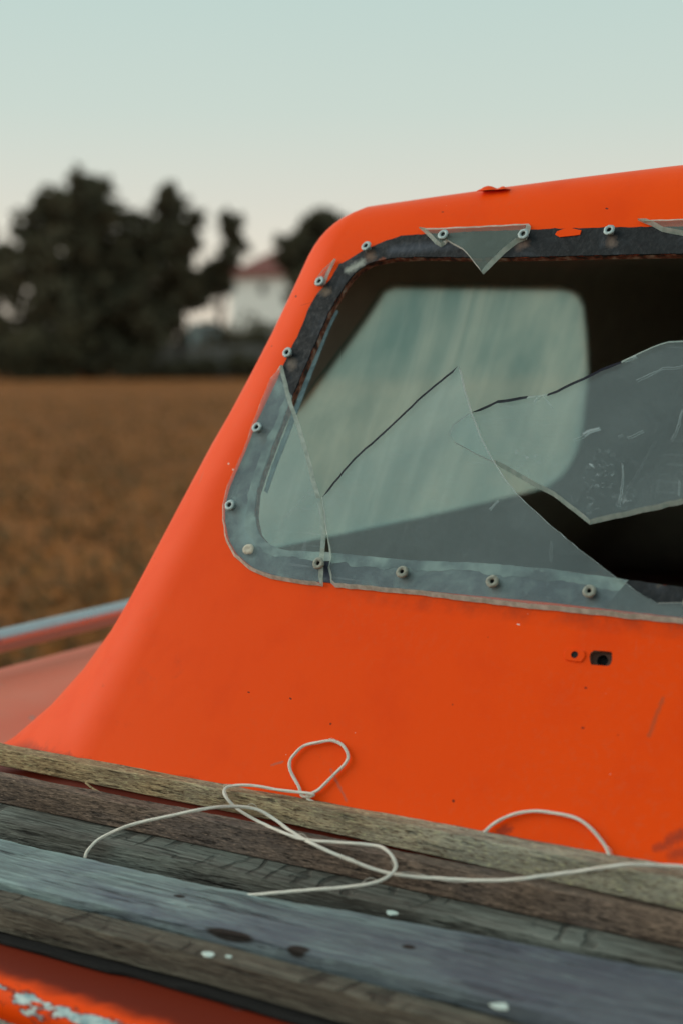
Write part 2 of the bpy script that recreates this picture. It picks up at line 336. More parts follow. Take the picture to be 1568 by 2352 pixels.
def make_edge(name, c1, c2, trans=.35, glow=.5):
    t = NT(name); p = t.pos(); nz = t.noise(p, 160, 4); n2 = t.noise(t.pos((40, 200, 200)), 1.0, 4)
    c = t.mix(t.ramp(nz, [(.35, 0.0), (.65, 1.0)]), c1, c2)
    nb = t.bump(n2, .4, .001)
    df = t.n('ShaderNodeBsdfDiffuse', {'Color': c, 'Normal': nb}).outputs[0]; tl = t.n('ShaderNodeBsdfTranslucent', {'Color': c, 'Normal': nb}).outputs[0]
    a = t.n('ShaderNodeMixShader', {0: glow, 1: df, 2: tl}).outputs[0]
    gl = t.n('ShaderNodeBsdfGlossy', {'Roughness': .2, 'Normal': nb}).outputs[0]
    a = t.n('ShaderNodeMixShader', {0: .06, 1: a, 2: gl}).outputs[0]
    tr = t.n('ShaderNodeBsdfTransparent', {'Color': (.9, .95, .93)}).outputs[0]
    return t.done(t.n('ShaderNodeMixShader', {0: trans, 1: a, 2: tr}).outputs[0])
M_edge_light = make_edge('frosted_acrylic_edge', (.50, .62, .57), (.72, .80, .74), .12)
M_edge_thin = make_edge('bright_acrylic_edge', (.85, .90, .84), (.95, .96, .92), .0, .25)
M_edge_cream = make_edge('cream_acrylic_edge', (.46, .48, .40), (.74, .74, .64), .08, .2)
M_edge_dark = make_edge('dark_acrylic_edge', (.030, .032, .045), (.06, .06, .08), .05)  # dark reflection inside these edges, put into the colour

def make_pane():
    t = NT('dirty_window_plastic'); p = t.pos()
    run = t.noise(t.pos((1, 30, 1.6), (0.12, 0, 0)), 1.0, 4, .6)
    cloud = t.noise(p, 7, 4, .6, .3)
    streak = t.ramp(run, [(.50, 0.0), (.70, 1.0)])
    col = t.mix(t.ramp(cloud, [(.35, 0.0), (.7, 1.0)]), (.33, .51, .49), (.60, .71, .64))
    col = t.mix(t.math('MULTIPLY', streak, .4), col, (.74, .78, .70))
    fac = t.math('ADD', .42, t.math('MULTIPLY', streak, .12))
    fac = t.math('ADD', fac, t.math('MULTIPLY', t.ramp(cloud, [(.35, 0.0), (.75, 1.0)]), .10))
    tr = t.n('ShaderNodeBsdfTransparent', {'Color': (.90, .96, .95)}).outputs[0]
    df = t.n('ShaderNodeBsdfDiffuse', {'Color': col}).outputs[0]
    tl = t.n('ShaderNodeBsdfTranslucent', {'Color': col}).outputs[0]
    d = t.n('ShaderNodeMixShader', {0: .6, 1: df, 2: tl}).outputs[0]
    return t.done(t.n('ShaderNodeMixShader', {0: fac, 1: tr, 2: d}).outputs[0])
M_pane = make_pane()

def make_wood(name, light, dark, stain, grain=70, saw=False, stainamt=.5, long=3.0, knots=(), grey=None, dim=0, fibre=1.0):
    t = NT(name)
    g = t.noise(t.pos((long, grain, grain)), 1.0, 6, .65, .6)
    g2 = t.noise(t.pos((long * 6, grain * 6, grain * 6)), 1.0, 4, .6)
    crack = t.noise(t.pos((long * 3.5, grain * 3.0, grain * 3.0), (0, .02, 0)), 1.0, 3, .7, .2)
    c = t.ramp(g, [(.30, dark), (.50, tuple((a + b) / 2 for a, b in zip(dark, light))), (.68, light)])
    c = t.mix(t.ramp(g2, [(.35, .55), (.60, 0.0)]), c, tuple(d * .55 for d in dark))
    blot = t.noise(t.pos((7, 16, 16)), 1.0, 4, .6)
    c = t.mix(t.ramp(blot, [(.45, 0.0), (.70, stainamt)]), c, stain)
    c = t.mix(t.ramp(crack, [(.30, .85), (.40, 0.0)]), c, tuple(d * .3 for d in dark))
    sp = t.n('ShaderNodeSeparateXYZ', {0: t.n('ShaderNodeTexCoord').outputs['Object']})
    if grey:                                   # bleached grey towards one end and along the upper arris
        gx = t.ramp(t.math('ADD', sp.outputs['X'], t.math('MULTIPLY', blot, .5)), [(-.45 + .25 + .0, 0.0), (.0, .8)]) if False else t.n('ShaderNodeMapRange', {'Value': t.math('ADD', sp.outputs['X'], t.math('MULTIPLY', t.math('SUBTRACT', blot, .5), .35)), 'From Min': -.66, 'From Max': -.40, 'To Min': 0.0, 'To Max': .7}).outputs[0]
        c = t.mix(gx, c, t.mix(t.ramp(g, [(.35, 0.0), (.6, 1.0)]), tuple(q * .45 for q in grey), grey))
    if dim:                                    # the board is darker towards its right end
        dm = t.n('ShaderNodeMapRange', {'Value': t.math('ADD', sp.outputs['X'], t.math('MULTIPLY', t.math('SUBTRACT', blot, .5), .5)), 'From Min': -.62, 'From Max': -.36, 'To Min': 0.0, 'To Max': dim}).outputs[0]
        c = t.mix(dm, c, (.085, .09, .115))
    fib = t.noise(t.pos((long * 14, grain * 9, grain * 9)), 1.0, 3, .7)
    c = t.mix(t.ramp(fib, [(.34, .75 * fibre), (.47, 0.0)]), c, tuple(d * .5 for d in dark))
    c = t.mix(t.ramp(fib, [(.56, 0.0), (.70, .55 * fibre)]), c, tuple(min(.8, l * 1.35) for l in light))
    for (kx, ky, ra, rb) in knots:
        dx = t.math('DIVIDE', t.math('SUBTRACT', sp.outputs['X'], kx), ra); dy = t.math('DIVIDE', t.math('SUBTRACT', sp.outputs['Y'], ky), rb)
        dzk = t.math('DIVIDE', t.math('SUBTRACT', sp.outputs['Z'], 1.2425), .0052)
        q = t.math('ADD', t.math('MULTIPLY', dx, dx), t.math('ADD', t.math('MULTIPLY', dy, dy), t.math('MULTIPLY', dzk, dzk))); q = t.math('ADD', q, t.math('MULTIPLY', t.math('SUBTRACT', t.noise(t.pos(), 70, 3), .5), .4))
        c = t.mix(t.ramp(q, [(.55, 1.0), (1.0, 0.0)]), c, (.022, .016, .013))
    h = t.math('ADD', t.math('MULTIPLY', g, .6), t.math('MULTIPLY', g2, .5))
    h = t.math('ADD', h, t.math('MULTIPLY', fib, .5))
    h = t.math('ADD', h, t.ramp(crack, [(.30, 0.0), (.42, .9)]))
    if saw:
        w = t.n('ShaderNodeTexWave', {'Vector': t.pos((1, .55, 0)), 'Scale': 15.0, 'Distortion': 7.0, 'Detail': 4.0, 'Detail Scale': 2.6}).outputs[0]
        sm = t.math('MULTIPLY', t.ramp(w, [(.64, 0.0), (.92, 1.0)]), t.ramp(t.noise(t.pos((13, 13, 13)), 1.0, 3), [(.47, 0.0), (.57, 1.0)]))
        nn = t.n('ShaderNodeNewGeometry'); nz = t.n('ShaderNodeSeparateXYZ', {0: nn.outputs['Normal']}).outputs['Z']
        top = t.ramp(nz, [(.6, 0.0), (.85, 1.0)])
        sm = t.math('MULTIPLY', sm, top)
        c = t.mix(t.math('MULTIPLY', sm, .62), c, tuple(d * .45 for d in dark))
        h = t.math('SUBTRACT', h, t.math('MULTIPLY', sm, .8))
    return t.done(t.pbr(c, .82, t.bump(h, 1.0, .0028), Specular_IOR_Level=.25))
M_wood_ochre = make_wood('ochre_batten_wood', (.80, .56, .30), (.24, .145, .070), (.33, .34, .28), 110, stainamt=.35, long=12, fibre=1.3, grey=(.40, .43, .37))
M_wood_brown = make_wood('brown_batten_wood', (.38, .26, .19), (.085, .058, .047), (.15, .13, .13), 110, long=12, fibre=1.3)
M_wood_saw = make_wood('sawn_board_wood', (.25, .25, .215), (.060, .052, .043), (.34, .38, .335), 80, True)
M_wood_grey = make_wood('blue_grey_board_wood', (.40, .52, .485), (.12, .14, .155), (.115, .118, .165), 34, stainamt=.9, long=2.4, fibre=.3, dim=.75, knots=((-.531, .7125, .021, .0065), (-.4785, .7150, .009, .0055), (-.60, .748, .006, .003), (-.42, .752, .006, .004)))
M_wood_sawn_brown = make_wood('sawn_brown_board_wood', (.23, .21, .16), (.062, .046, .036), (.22, .165, .115), 80, True)
M_strip_shade = make_wood('shade_strip_black', (.016, .014, .013), (.007, .006, .006), (.016, .013, .011), 60)  # near-black that stands in for the shade under the nearest board

def make_twine():
    t = NT('pale_twine'); n = t.noise(t.pos(), 700, 3); n2 = t.noise(t.pos(), 60, 3)
    c = t.mix(n, (.56, .50, .42), (.84, .80, .72)); c = t.mix(t.ramp(n2, [(.45, 0.0), (.7, .4)]), c, (.52, .58, .54))
    return t.done(t.pbr(c, .7, t.bump(n, .5, .0006), Specular_IOR_Level=.3))
M_twine = make_twine()
M_rivet = simple('corroded_aluminium_rivet', (.36, .44, .44), .55, .45, 300, .4, Metallic=.25)
M_rivet_old = simple('crusted_rivet', (.30, .30, .25), .75, .55, 420, .7)
M_hole = simple('rivet_hole_black', (.008, .008, .009), .9)
M_rail = None
def make_rail():
    t = NT('worn_steel_tube'); p = t.pos(); nz = t.noise(p, 35, 5, .65)
    c = t.mix(t.ramp(nz, [(.62, 0.0), (.72, 1.0)]), (.46, .48, .50), (.10, .05, .04))
    return t.done(t.pbr(c, t.ramp(nz, [(.3, .22), (.8, .5)]), t.bump(nz, .1, .001), Metallic=.85))
M_rail = make_rail()
M_rust = simple('rusty_backing', (.085, .035, .022), .8, .6, 260, .5)

def make_field():
    t = NT('dry_field_soil'); p = t.pos()
    a = t.noise(p, .09, 3); b = t.noise(p, .9, 5, .65); c_ = t.noise(p, 7, 5, .7)
    c = t.ramp(b, [(.30, (.12, .044, .014)), (.48, (.27, .094, .025)), (.62, (.37, .130, .033)), (.78, (.42, .20, .065))])
    c = t.mix(t.ramp(a, [(.40, 0.0), (.62, .6)]), c, (.40, .135, .035))
    c = t.mix(t.ramp(c_, [(.38, .7), (.55, 0.0)]), c, (.055, .030, .016))
    return t.done(t.pbr(c, .95, t.bump(t.math('ADD', b, c_), .8, .08), Specular_IOR_Level=.1))
M_field = make_field()
M_straw = simple('dry_stubble', (.20, .115, .045), .9, .5, 3)
def make_leaf(name, a, b):
    t = NT(name); g = t.n('ShaderNodeNewGeometry')
    c = t.mix(g.outputs['Random Per Island'], a, b)
    d = t.n('ShaderNodeBsdfDiffuse', {'Color': c}).outputs[0]; tl = t.n('ShaderNodeBsdfTranslucent', {'Color': c}).outputs[0]
    return t.done(t.n('ShaderNodeMixShader', {0: .25, 1: d, 2: tl}).outputs[0])
M_leaf = make_leaf('dark_leaves', (.082, .076, .052), (.165, .145, .095))
M_leaf2 = make_leaf('olive_leaves', (.08, .076, .05), (.15, .125, .075))
M_bark = simple('dark_bark', (.045, .035, .028), .9, .4, 6, .6)
M_white = simple('white_render', (.88, .90, .86), .85, .06, 2)
M_roof = simple('red_roof_tiles', (.18, .055, .044), .8, .3, 3)
M_winglass = simple('dark_window_glass', (.05, .055, .06), .15)
M_blue = simple('pale_blue_board', (.36, .47, .50), .7, .1, 4)
M_stone = simple('grey_field_stone', (.17, .15, .135), .9, .4, 2)
M_yellow = simple('yellow_petal', (.75, .52, .08), .7, .2, 40)
M_green = simple('weed_green', (.09, .10, .04), .8, .3, 30)

# ------------------------------------------------------------------ ground
bm = bmesh.new()
R0 = 1500; nseg = 64
rings = [0.5, 3, 8, 20, 50, 120, 400, R0]
prev = None
for r in rings:
    cur = [bm.verts.new((r * cos(2 * pi * k / nseg), r * sin(2 * pi * k / nseg), 0)) for k in range(nseg)]
    if prev is None: bm.faces.new(cur)
    else:
        for k in range(nseg): bm.faces.new((prev[k], prev[(k + 1) % nseg], cur[(k + 1) % nseg], cur[k]))
    prev = cur
kind(mesh_obj('field_ground', bm, M_field), 'structure')

# ------------------------------------------------------------------ boat
boat = empty('boat', (0, 2.0, 0))
tag(boat, 'orange fibreglass boat with broken front cabin window and wooden boards laid on its foredeck', 'boat')
ZD = 1.214
XE = 1.25                                   # half beam at the deck edge
def deck_z(x):                              # raised side deck, shallow gutter next to the cabin
    a = abs(x)
    pts = [(0, 0), (.93, 0), (.99, -.002), (1.05, .002), (1.09, .013), (1.12, .019), (1.20, .021), (1.25, .019)]
    for (x0, z0), (x1, z1) in zip(pts, pts[1:]):
        if a <= x1:
            t = (a - x0) / (x1 - x0); t = t * t * (3 - 2 * t); return ZD + lerp(z0, z1, t)
    return ZD + .019
xs = [-1.272, -1.268, -1.262, -1.25]
x = -1.24
while x < -.85: xs.append(x); x += .02
xs += [-.8, -.6, -.4, -.2, 0]
xs = xs + [-v for v in xs[:-1]][::-1]
ys = [(.650, -.065), (.628, -.032), (.6175, -.0165), (.6172, -.0085), (.6205, -.0035), (.626, -.001), (.633, 0), (.65, 0), (.8, 0), (1.1, 0), (1.5, 0), (2.0, 0), (2.6, 0), (3.4, 0)]
bm = bmesh.new(); grid = []
for (yy, dz) in ys:
    row = []
    for xx in xs:
        a = abs(xx); ez = 0
        if a > 1.27: ez = -.05
        elif a > 1.265: ez = -.02
        elif a > 1.26: ez = -.006
        row.append(bm.verts.new((xx, yy, deck_z(xx) + dz + ez)))
    grid.append(row)
for i in range(len(ys) - 1):
    for j in range(len(xs) - 1):
        bm.faces.new((grid[i][j], grid[i][j + 1], grid[i + 1][j + 1], grid[i + 1][j]))
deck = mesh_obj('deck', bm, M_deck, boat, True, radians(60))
# hull below the deck edge
bm = bmesh.new()
prof = [(1.166, 1.0, .024), (1.10, .99, .06), (1.0, .985, .10), (.6, .93, .16), (.25, .78, .30), (.06, .40, .45), (.0, .12, .52)]
loops = []
for (z, k, fy) in prof:
    hx = 1.271 * k; y0 = .6135 + fy; y1 = 3.4 - fy * .3; r = .06
    ring = []
    for cx_, cy_, a0 in ((-hx + r, y0 + r, pi), (hx - r, y0 + r, 1.5 * pi), (hx - r, y1 - r, 0), (-hx + r, y1 - r, .5 * pi)):
        for q in range(5):
            a = a0 + q / 4 * pi / 2; rr = r
            ring.append(bm.verts.new((cx_ + (r if z < 1.16 else .06) * cos(a), cy_ + (r if z < 1.16 else .06) * sin(a), z)))
    loops.append(ring)
for a, b in zip(loops, loops[1:]):
    for k in range(len(a)): bm.faces.new((a[k], a[(k + 1) % len(a)], b[(k + 1) % len(a)], b[k]))
bm.faces.new(loops[-1])
mesh_obj('hull', bm, M_orange, boat, True, radians(50))

# cabin shell -------------------------------------------------------
def yf(z): return P0.y + (z - P0.z) * tan(RK)
def lin(z, pts):
    if z <= pts[0][0]: (z0, v0), (z1, v1) = pts[0], pts[1]
    elif z >= pts[-1][0]: (z0, v0), (z1, v1) = pts[-2], pts[-1]
    else:
        for (z0, v0), (z1, v1) in zip(pts, pts[1:]):
            if z0 <= z <= z1: break
    return v0 + (v1 - v0) * (z - z0) / (z1 - z0)
RAD = [(1.20, .100), (1.45, .078), (1.75, .042)]
XSD = [(1.20, -.900), (1.463, -.813), (1.533, -.789), (1.575, -.772), (1.643, -.750), (1.75, -.722)]
YB = 2.35
def ztop(x): return 1.774 - .030 * (x / .75) ** 2
def outline(z, off):
    """rounded plan outline at height z, pushed outward by off; list of (x, y, sideweight)"""
    R = lin(z, RAD) ; xsd = lin(z, XSD); y0 = yf(z)
    out = []
    n = 10
    cxr, cyr = xsd + R, y0 + R
    half = []
    for k in range(n): half.append((lerp(0, cxr, k / n), y0, 0.0, 0, -1))
    m = 14
    for k in range(m + 1):
        a = -pi / 2 - k / m * pi / 2
        half.append((cxr + R * cos(a), cyr + R * sin(a), k / m, cos(a), sin(a)))
    ns = 10
    for k in range(1, ns): half.append((xsd, lerp(cyr, YB - .05, k / ns), 1.0, -1, 0))
    for k in range(5):
        a = pi - k / 4 * pi / 2
        half.append((xsd + .05 + .05 * cos(a), YB - .05 + .05 * sin(a), 1.0, cos(a), sin(a)))
    pts = [(px + nx * o_, py + ny * o_, w) for (px, py, w, nx, ny) in half for o_ in [off(w) if callable(off) else off]]
    right = [(-a, b, w) for (a, b, w) in pts[1:][::-1]]
    return pts + right
def cabin_rings(inset):
    rings = []
    # flare
    nfl = 8
    for k in range(nfl):
        t = k / nfl
        def gr(w): return lerp(.050, .205, w * w * (3 - 2 * w))
        ring = []
        base = outline(ZD + .05, 0.0)
        for i, (px, py, w) in enumerate(base):
            g = gr(w); hgt = lerp(.055, .24, w * w * (3 - 2 * w))
            o_ = g * (1 - t) ** 2; z = ZD - .004 + hgt * t * t
            q = outline(z, lambda ww: o_)[i]
            ring.append(V((q[0], q[1], z)))
        rings.append(ring)
    base = outline(1.5, 0)
    nw = 9
    for k in range(nw + 1):
        ring = []
        for i, (px, py, w) in enumerate(base):
            zlo = ZD - .004 + lerp(.055, .24, w * w * (3 - 2 * w)); zhi = ztop(px) - .036
            z = lerp(zlo, zhi, k / nw); q = outline(z, 0)[i]
            ring.append(V((q[0], q[1], z)))
        rings.append(ring)
    nf = 8
    for k in range(1, nf + 1):
        t = k / nf; ring = []
        for i, (px, py, w) in enumerate(base):
            zt = ztop(px); z = zt - .036 * (1 - t) ** 2
            slope_in = .030
            q = outline(min(z, zt), -slope_in * t * t - .004 * t)[i]
            ring.append(V((q[0], q[1], z + .004 * t * t)))
        rings.append(ring)
    last = rings[-1]
    c = V((0, 1.75, 1.80))
    for t in (.12, .3, .55, .8):
        ring = []
        for p in last:
            q = p.lerp(c, t); q.z = lerp(p.z, 1.795, 1 - (1 - t) ** 2 * 1.0)
            ring.append(q)
        rings.append(ring)
    return rings
rings = cabin_rings(0)
NV = len(rings[0])
bm = bmesh.new()
ov = [[bm.verts.new(p) for p in r] for r in rings]
for a, b in zip(ov, ov[1:]):
    for k in range(NV): bm.faces.new((a[k], a[(k + 1) % NV], b[(k + 1) % NV], b[k]))
bm.faces.new(ov[-1])
bmesh.ops.recalc_face_normals(bm, faces=bm.faces)
bm.normal_update()
TH = .006
iv = [[bm.verts.new(v.co - v.normal * TH) for v in r] for r in ov]
for a, b in zip(iv, iv[1:]):
    for k in range(NV):
        f = bm.faces.new((b[k], b[(k + 1) % NV], a[(k + 1) % NV], a[k])); f.material_index = 1
f = bm.faces.new(iv[-1][::-1]); f.material_index = 1
for k in range(NV): bm.faces.new((iv[0][k], iv[0][(k + 1) % NV], ov[0][(k + 1) % NV], ov[0][k])).material_index = 1
bmesh.ops.recalc_face_normals(bm, faces=bm.faces)
me = bpy.data.meshes.new('cabin')
for f in bm.faces: f.smooth = True
bm.to_mesh(me); bm.free()
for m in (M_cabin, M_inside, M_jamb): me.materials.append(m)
cabin = bpy.data.objects.new('cabin', me); COL.objects.link(cabin)

# windshield opening and sealant contours, in wall coordinates
I_px = [(1568,583),(1400,586),(1250,590),(1100,592),(968,590),(900,593),(853,603),(828,617),(810,633),(794,654),(780,677),(766,700),(752,726),(720,800),(673,910),(640,992),(608,1078),(590,1133),(586,1185),(594,1224),(612,1246),(633,1258),(663,1266),(750,1269),(814,1276),(947,1288),(1106,1294),(1264,1308),(1422,1330),(1568,1350)]
O_up = [(1568,521),(1400,523),(1218,528),(1100,532),(970,538),(924,542),(885,554),(833,577),(798,599),(780,607),(762,640),(730,674),(711,708),(691,759),(671,799),(655,832),(640,868)]
O_lo = [(625,900),(592,968),(563,1042),(530,1118),(518,1162),(518,1200),(528,1242),(546,1274),(582,1305),(630,1322),(684,1332),(744,1338),(840,1346),(947,1355),(1250,1383),(1568,1419)]
UR = -.10                                   # right end of the opening
i_uv = [wall_uv(*p) for p in I_px]; ou = [wall_uv(*p) for p in O_up]; ol = [wall_uv(*p) for p in O_lo]
st, sb = i_uv[0][1], i_uv[-1][1]
right_in = [(UR - .05, sb), (UR - .02, sb + .006), (UR - .006, sb + .02), (UR, sb + .05), (UR, st - .05), (UR - .006, st - .02), (UR - .02, st - .006), (UR - .05, st)]
I_uv = i_uv + right_in
def prism_cutter(poly3, axis, d0, d1):
    b = bmesh.new(); a = [b.verts.new(p + axis * d0) for p in poly3]; c = [b.verts.new(p + axis * d1) for p in poly3]
    n = len(a)
    b.faces.new(a); b.faces.new(c[::-1])
    for k in range(n): b.faces.new((a[k], a[(k + 1) % n], c[(k + 1) % n], c[k]))
    bmesh.ops.recalc_face_normals(b, faces=b.faces)
    m = bpy.data.meshes.new('cut'); b.to_mesh(m); b.free(); m.materials.append(M_jamb)
    o = bpy.data.objects.new('cut', m); COL.objects.link(o); return o
cutters = [prism_cutter([wall_pt(u, s) for u, s in I_uv], WN, -.03, .03)]
# side window
SX = -.745
side_px = [(905,656),(1290,661),(1316,667),(1330,679),(1338,700),(1345,850),(1341,960),(1333,1010),(1318,1050),(1296,1085),(1262,1112),(1215,1133)]
def side_yz(px):                            # the leaning inner face of the left side
    n = V((1, 0, -.33)).normalized(); p = on_plane(*px, V((-.764 + .006, 0, 1.6)), n); return (p.y, p.z)
syz = [side_yz(p) for p in side_px]
zb = syz[-1][1]
yl = side_yz((690, 928)); yt = side_yz((868, 688))
syz += [(1.10, zb - .002), (1.03, zb + .006), (1.005, zb + .024), (1.012, zb + .05), (yl[0], yl[1]), (yt[0], yt[1]), side_yz((883, 665))]
cutters.append(prism_cutter([V((-.75, a, b)) for a, b in syz], V((1, 0, 0)), -.16, .12))
# small bracket pocket through the shell below the windshield
pk = [(1356,1499),(1364,1494),(1400,1497),(1405,1499),(1405,1518),(1401,1527),(1395,1530),(1357,1527),(1354,1518),(1353,1508)]
cutters.append(prism_cutter([wall_pt(*wall_uv(*p)) for p in pk], WN, -.03, .03))
for c in cutters:
    md = cabin.modifiers.new('cut', 'BOOLEAN'); md.operation = 'DIFFERENCE'; md.solver = 'EXACT'; md.object = c
    md.material_mode = 'TRANSFER'
dg = bpy.context.evaluated_depsgraph_get()
new = bpy.data.meshes.new_from_object(cabin.evaluated_get(dg))
cabin.modifiers.clear(); old = cabin.data; cabin.data = new; bpy.data.meshes.remove(old)
for c in cutters:
    m = c.data; bpy.data.objects.remove(c); bpy.data.meshes.remove(m)
b = bmesh.new(); b.from_mesh(cabin.data)
for f in b.faces: f.smooth = True
for e in b.edges:
    if len(e.link_faces) != 2 or e.calc_face_angle(0) > radians(38) or e.link_faces[0].material_index != e.link_faces[1].material_index: e.smooth = False
b.to_mesh(cabin.data); b.free()
put(cabin, boat); cabin.name = 'cabin'
bm = bmesh.new(); box(bm, (-.80, .86, ZD + .004), (.80, 2.3, ZD + .010))
mesh_obj('cabin_floor', bm, M_inside, boat)

# side window pane, just outside the liner
def side_x(z): return lin(z, XSD)
pv = []
def grow(poly, d):
    n = len(poly); out = []
    cx_ = sum(p[0] for p in poly) / n; cz_ = sum(p[1] for p in poly) / n
    for (a, b_) in poly:
        l = sqrt((a - cx_) ** 2 + (b_ - cz_) ** 2); out.append((a + (a - cx_) / l * d, b_ + (b_ - cz_) / l * d))
    return out
def skin_x(y_, z_):                         # outer skin of the cabin side, round corner included
    R = lin(z_, RAD); xsd = lin(z_, XSD); cy_ = yf(z_) + R
    if y_ >= cy_: return xsd
    q = min(.97, (cy_ - y_) / R); return xsd + R - R * sqrt(1 - q * q)
bm = bmesh.new(); gp = grow(syz, .007)
zlo_, zhi_ = min(p[1] for p in gp), max(p[1] for p in gp)
fr_, bk_ = [], []
for i in range(41):
    z_ = lerp(zlo_ + .0005, zhi_ - .0005, i / 40); cr = []
    for (y0, z0), (y1, z1) in zip(gp, gp[1:] + gp[:1]):
        if (z0 - z_) * (z1 - z_) <= 0 and z0 != z1: cr.append(lerp(y0, y1, (z_ - z0) / (z1 - z0)))
    a_, b_ = min(cr), max(cr); row, row2 = [], []
    for j in range(25):
        y_ = lerp(a_, b_, (j / 24) ** 1.8); row.append(bm.verts.new((side_x(z_) + .0075, y_, z_))); row2.append(bm.verts.new((side_x(z_) + .0103, y_, z_)))
    fr_.append(row); bk_.append(row2)
for i in range(40):
    for j in range(24):
        bm.faces.new((fr_[i][j], fr_[i][j+1], fr_[i+1][j+1], fr_[i+1][j])); bm.faces.new((bk_[i][j], bk_[i+1][j], bk_[i+1][j+1], bk_[i][j+1]))
mesh_obj('side_window_pane', bm, M_pane, boat)

# windshield: sealant band (part) carrying shards and rivets (sub-parts)
def strip(bm, inner, outer, off0, off1, mi=0):
    n = len(inner)
    top_i = [bm.verts.new(wall_pt(u, s, off1)) for u, s in inner]; top_o = [bm.verts.new(wall_pt(u, s, off1)) for u, s in outer]
    lo_i = [bm.verts.new(wall_pt(u, s, off0)) for u, s in inner]; lo_o = [bm.verts.new(wall_pt(u, s, off0)) for u, s in outer]
    for k in range(n - 1):
        for q in ((top_i[k], top_i[k+1], top_o[k+1], top_o[k]), (top_i[k], lo_i[k], lo_i[k+1], top_i[k+1]), (top_o[k], top_o[k+1], lo_o[k+1], lo_o[k])):
            bm.faces.new(q).material_index = mi
def resample(pts, n, seed=0, jit=0.0):
    L = [0]
    for a, b_ in zip(pts, pts[1:]): L.append(L[-1] + sqrt((a[0]-b_[0])**2 + (a[1]-b_[1])**2))
    out = []
    for k in range(n):
        d = L[-1] * k / (n - 1); i = 0
        while i < len(L) - 2 and L[i + 1] < d: i += 1
        t = (d - L[i]) / max(1e-9, L[i+1] - L[i])
        j = jit * mnoise.noise(V((d * 160, seed, 0))) + jit * .6 * mnoise.noise(V((d * 420, seed + 3, 0)))
        out.append((lerp(pts[i][0], pts[i+1][0], t) + j, lerp(pts[i][1], pts[i+1][1], t) + j))
    return out
iu = I_px.index((673, 910))
in_up = resample([(UR - .05, st)] + i_uv[:iu + 1], 150, 1, .0005)
out_up = resample([(UR - .05, ou[0][1] + .001)] + ou, 150, 2, .0011)
in_lo = resample(i_uv[iu:] + [(UR - .05, sb)], 150, 5, .0006)
out_lo = resample(ol + [(UR - .05, ol[-1][1])], 150, 4, .0003)
in_lo[0] = in_up[-1]; out_lo[0] = out_up[-1]
bm = bmesh.new(); strip(bm, in_up, out_up, -.0005, .0011, 0)
def mixlip(a): return .34 + .16 * mnoise.noise(V((a[0] * 28, a[1] * 28, 1))) + .12 * mnoise.noise(V((a[0] * 130, a[1] * 130, 4)))
mid_lo = [(lerp(a[0], b_[0], mixlip(a)), lerp(a[1], b_[1], mixlip(a))) for a, b_ in zip(in_lo, out_lo)]
ub = wall_uv(1448, 1350)[0]; kb = next(i for i, a in enumerate(in_lo) if i > 60 and a[0] > ub)
strip(bm, mid_lo[:kb], out_lo[:kb], -.0005, .0007, 1); strip(bm, in_lo[:kb], mid_lo[:kb], -.0005, .0011, 2)
strip(bm, in_lo[kb - 1:], out_lo[kb - 1:], -.0005, .0009, 0)      # the band is bare and black where the acrylic is gone
# right end of the band, beyond the picture
e_in = [(UR - .05, sb)] + right_in[1:-1] + [(UR - .05, st)]
e_out = [(UR - .05, sb - .022), (UR - .01, sb - .02), (UR + .008, sb - .01), (UR + .018, sb + .03), (UR + .018, st - .03), (UR + .008, st + .01), (UR - .01, st + .02), (UR - .05, st + .022)]
strip(bm, e_in, e_out, -.0005, .0012, 0)
windshield = mesh_obj('windshield_seal', bm, [M_seal_black, M_seal_pale, M_seal_lip], boat)

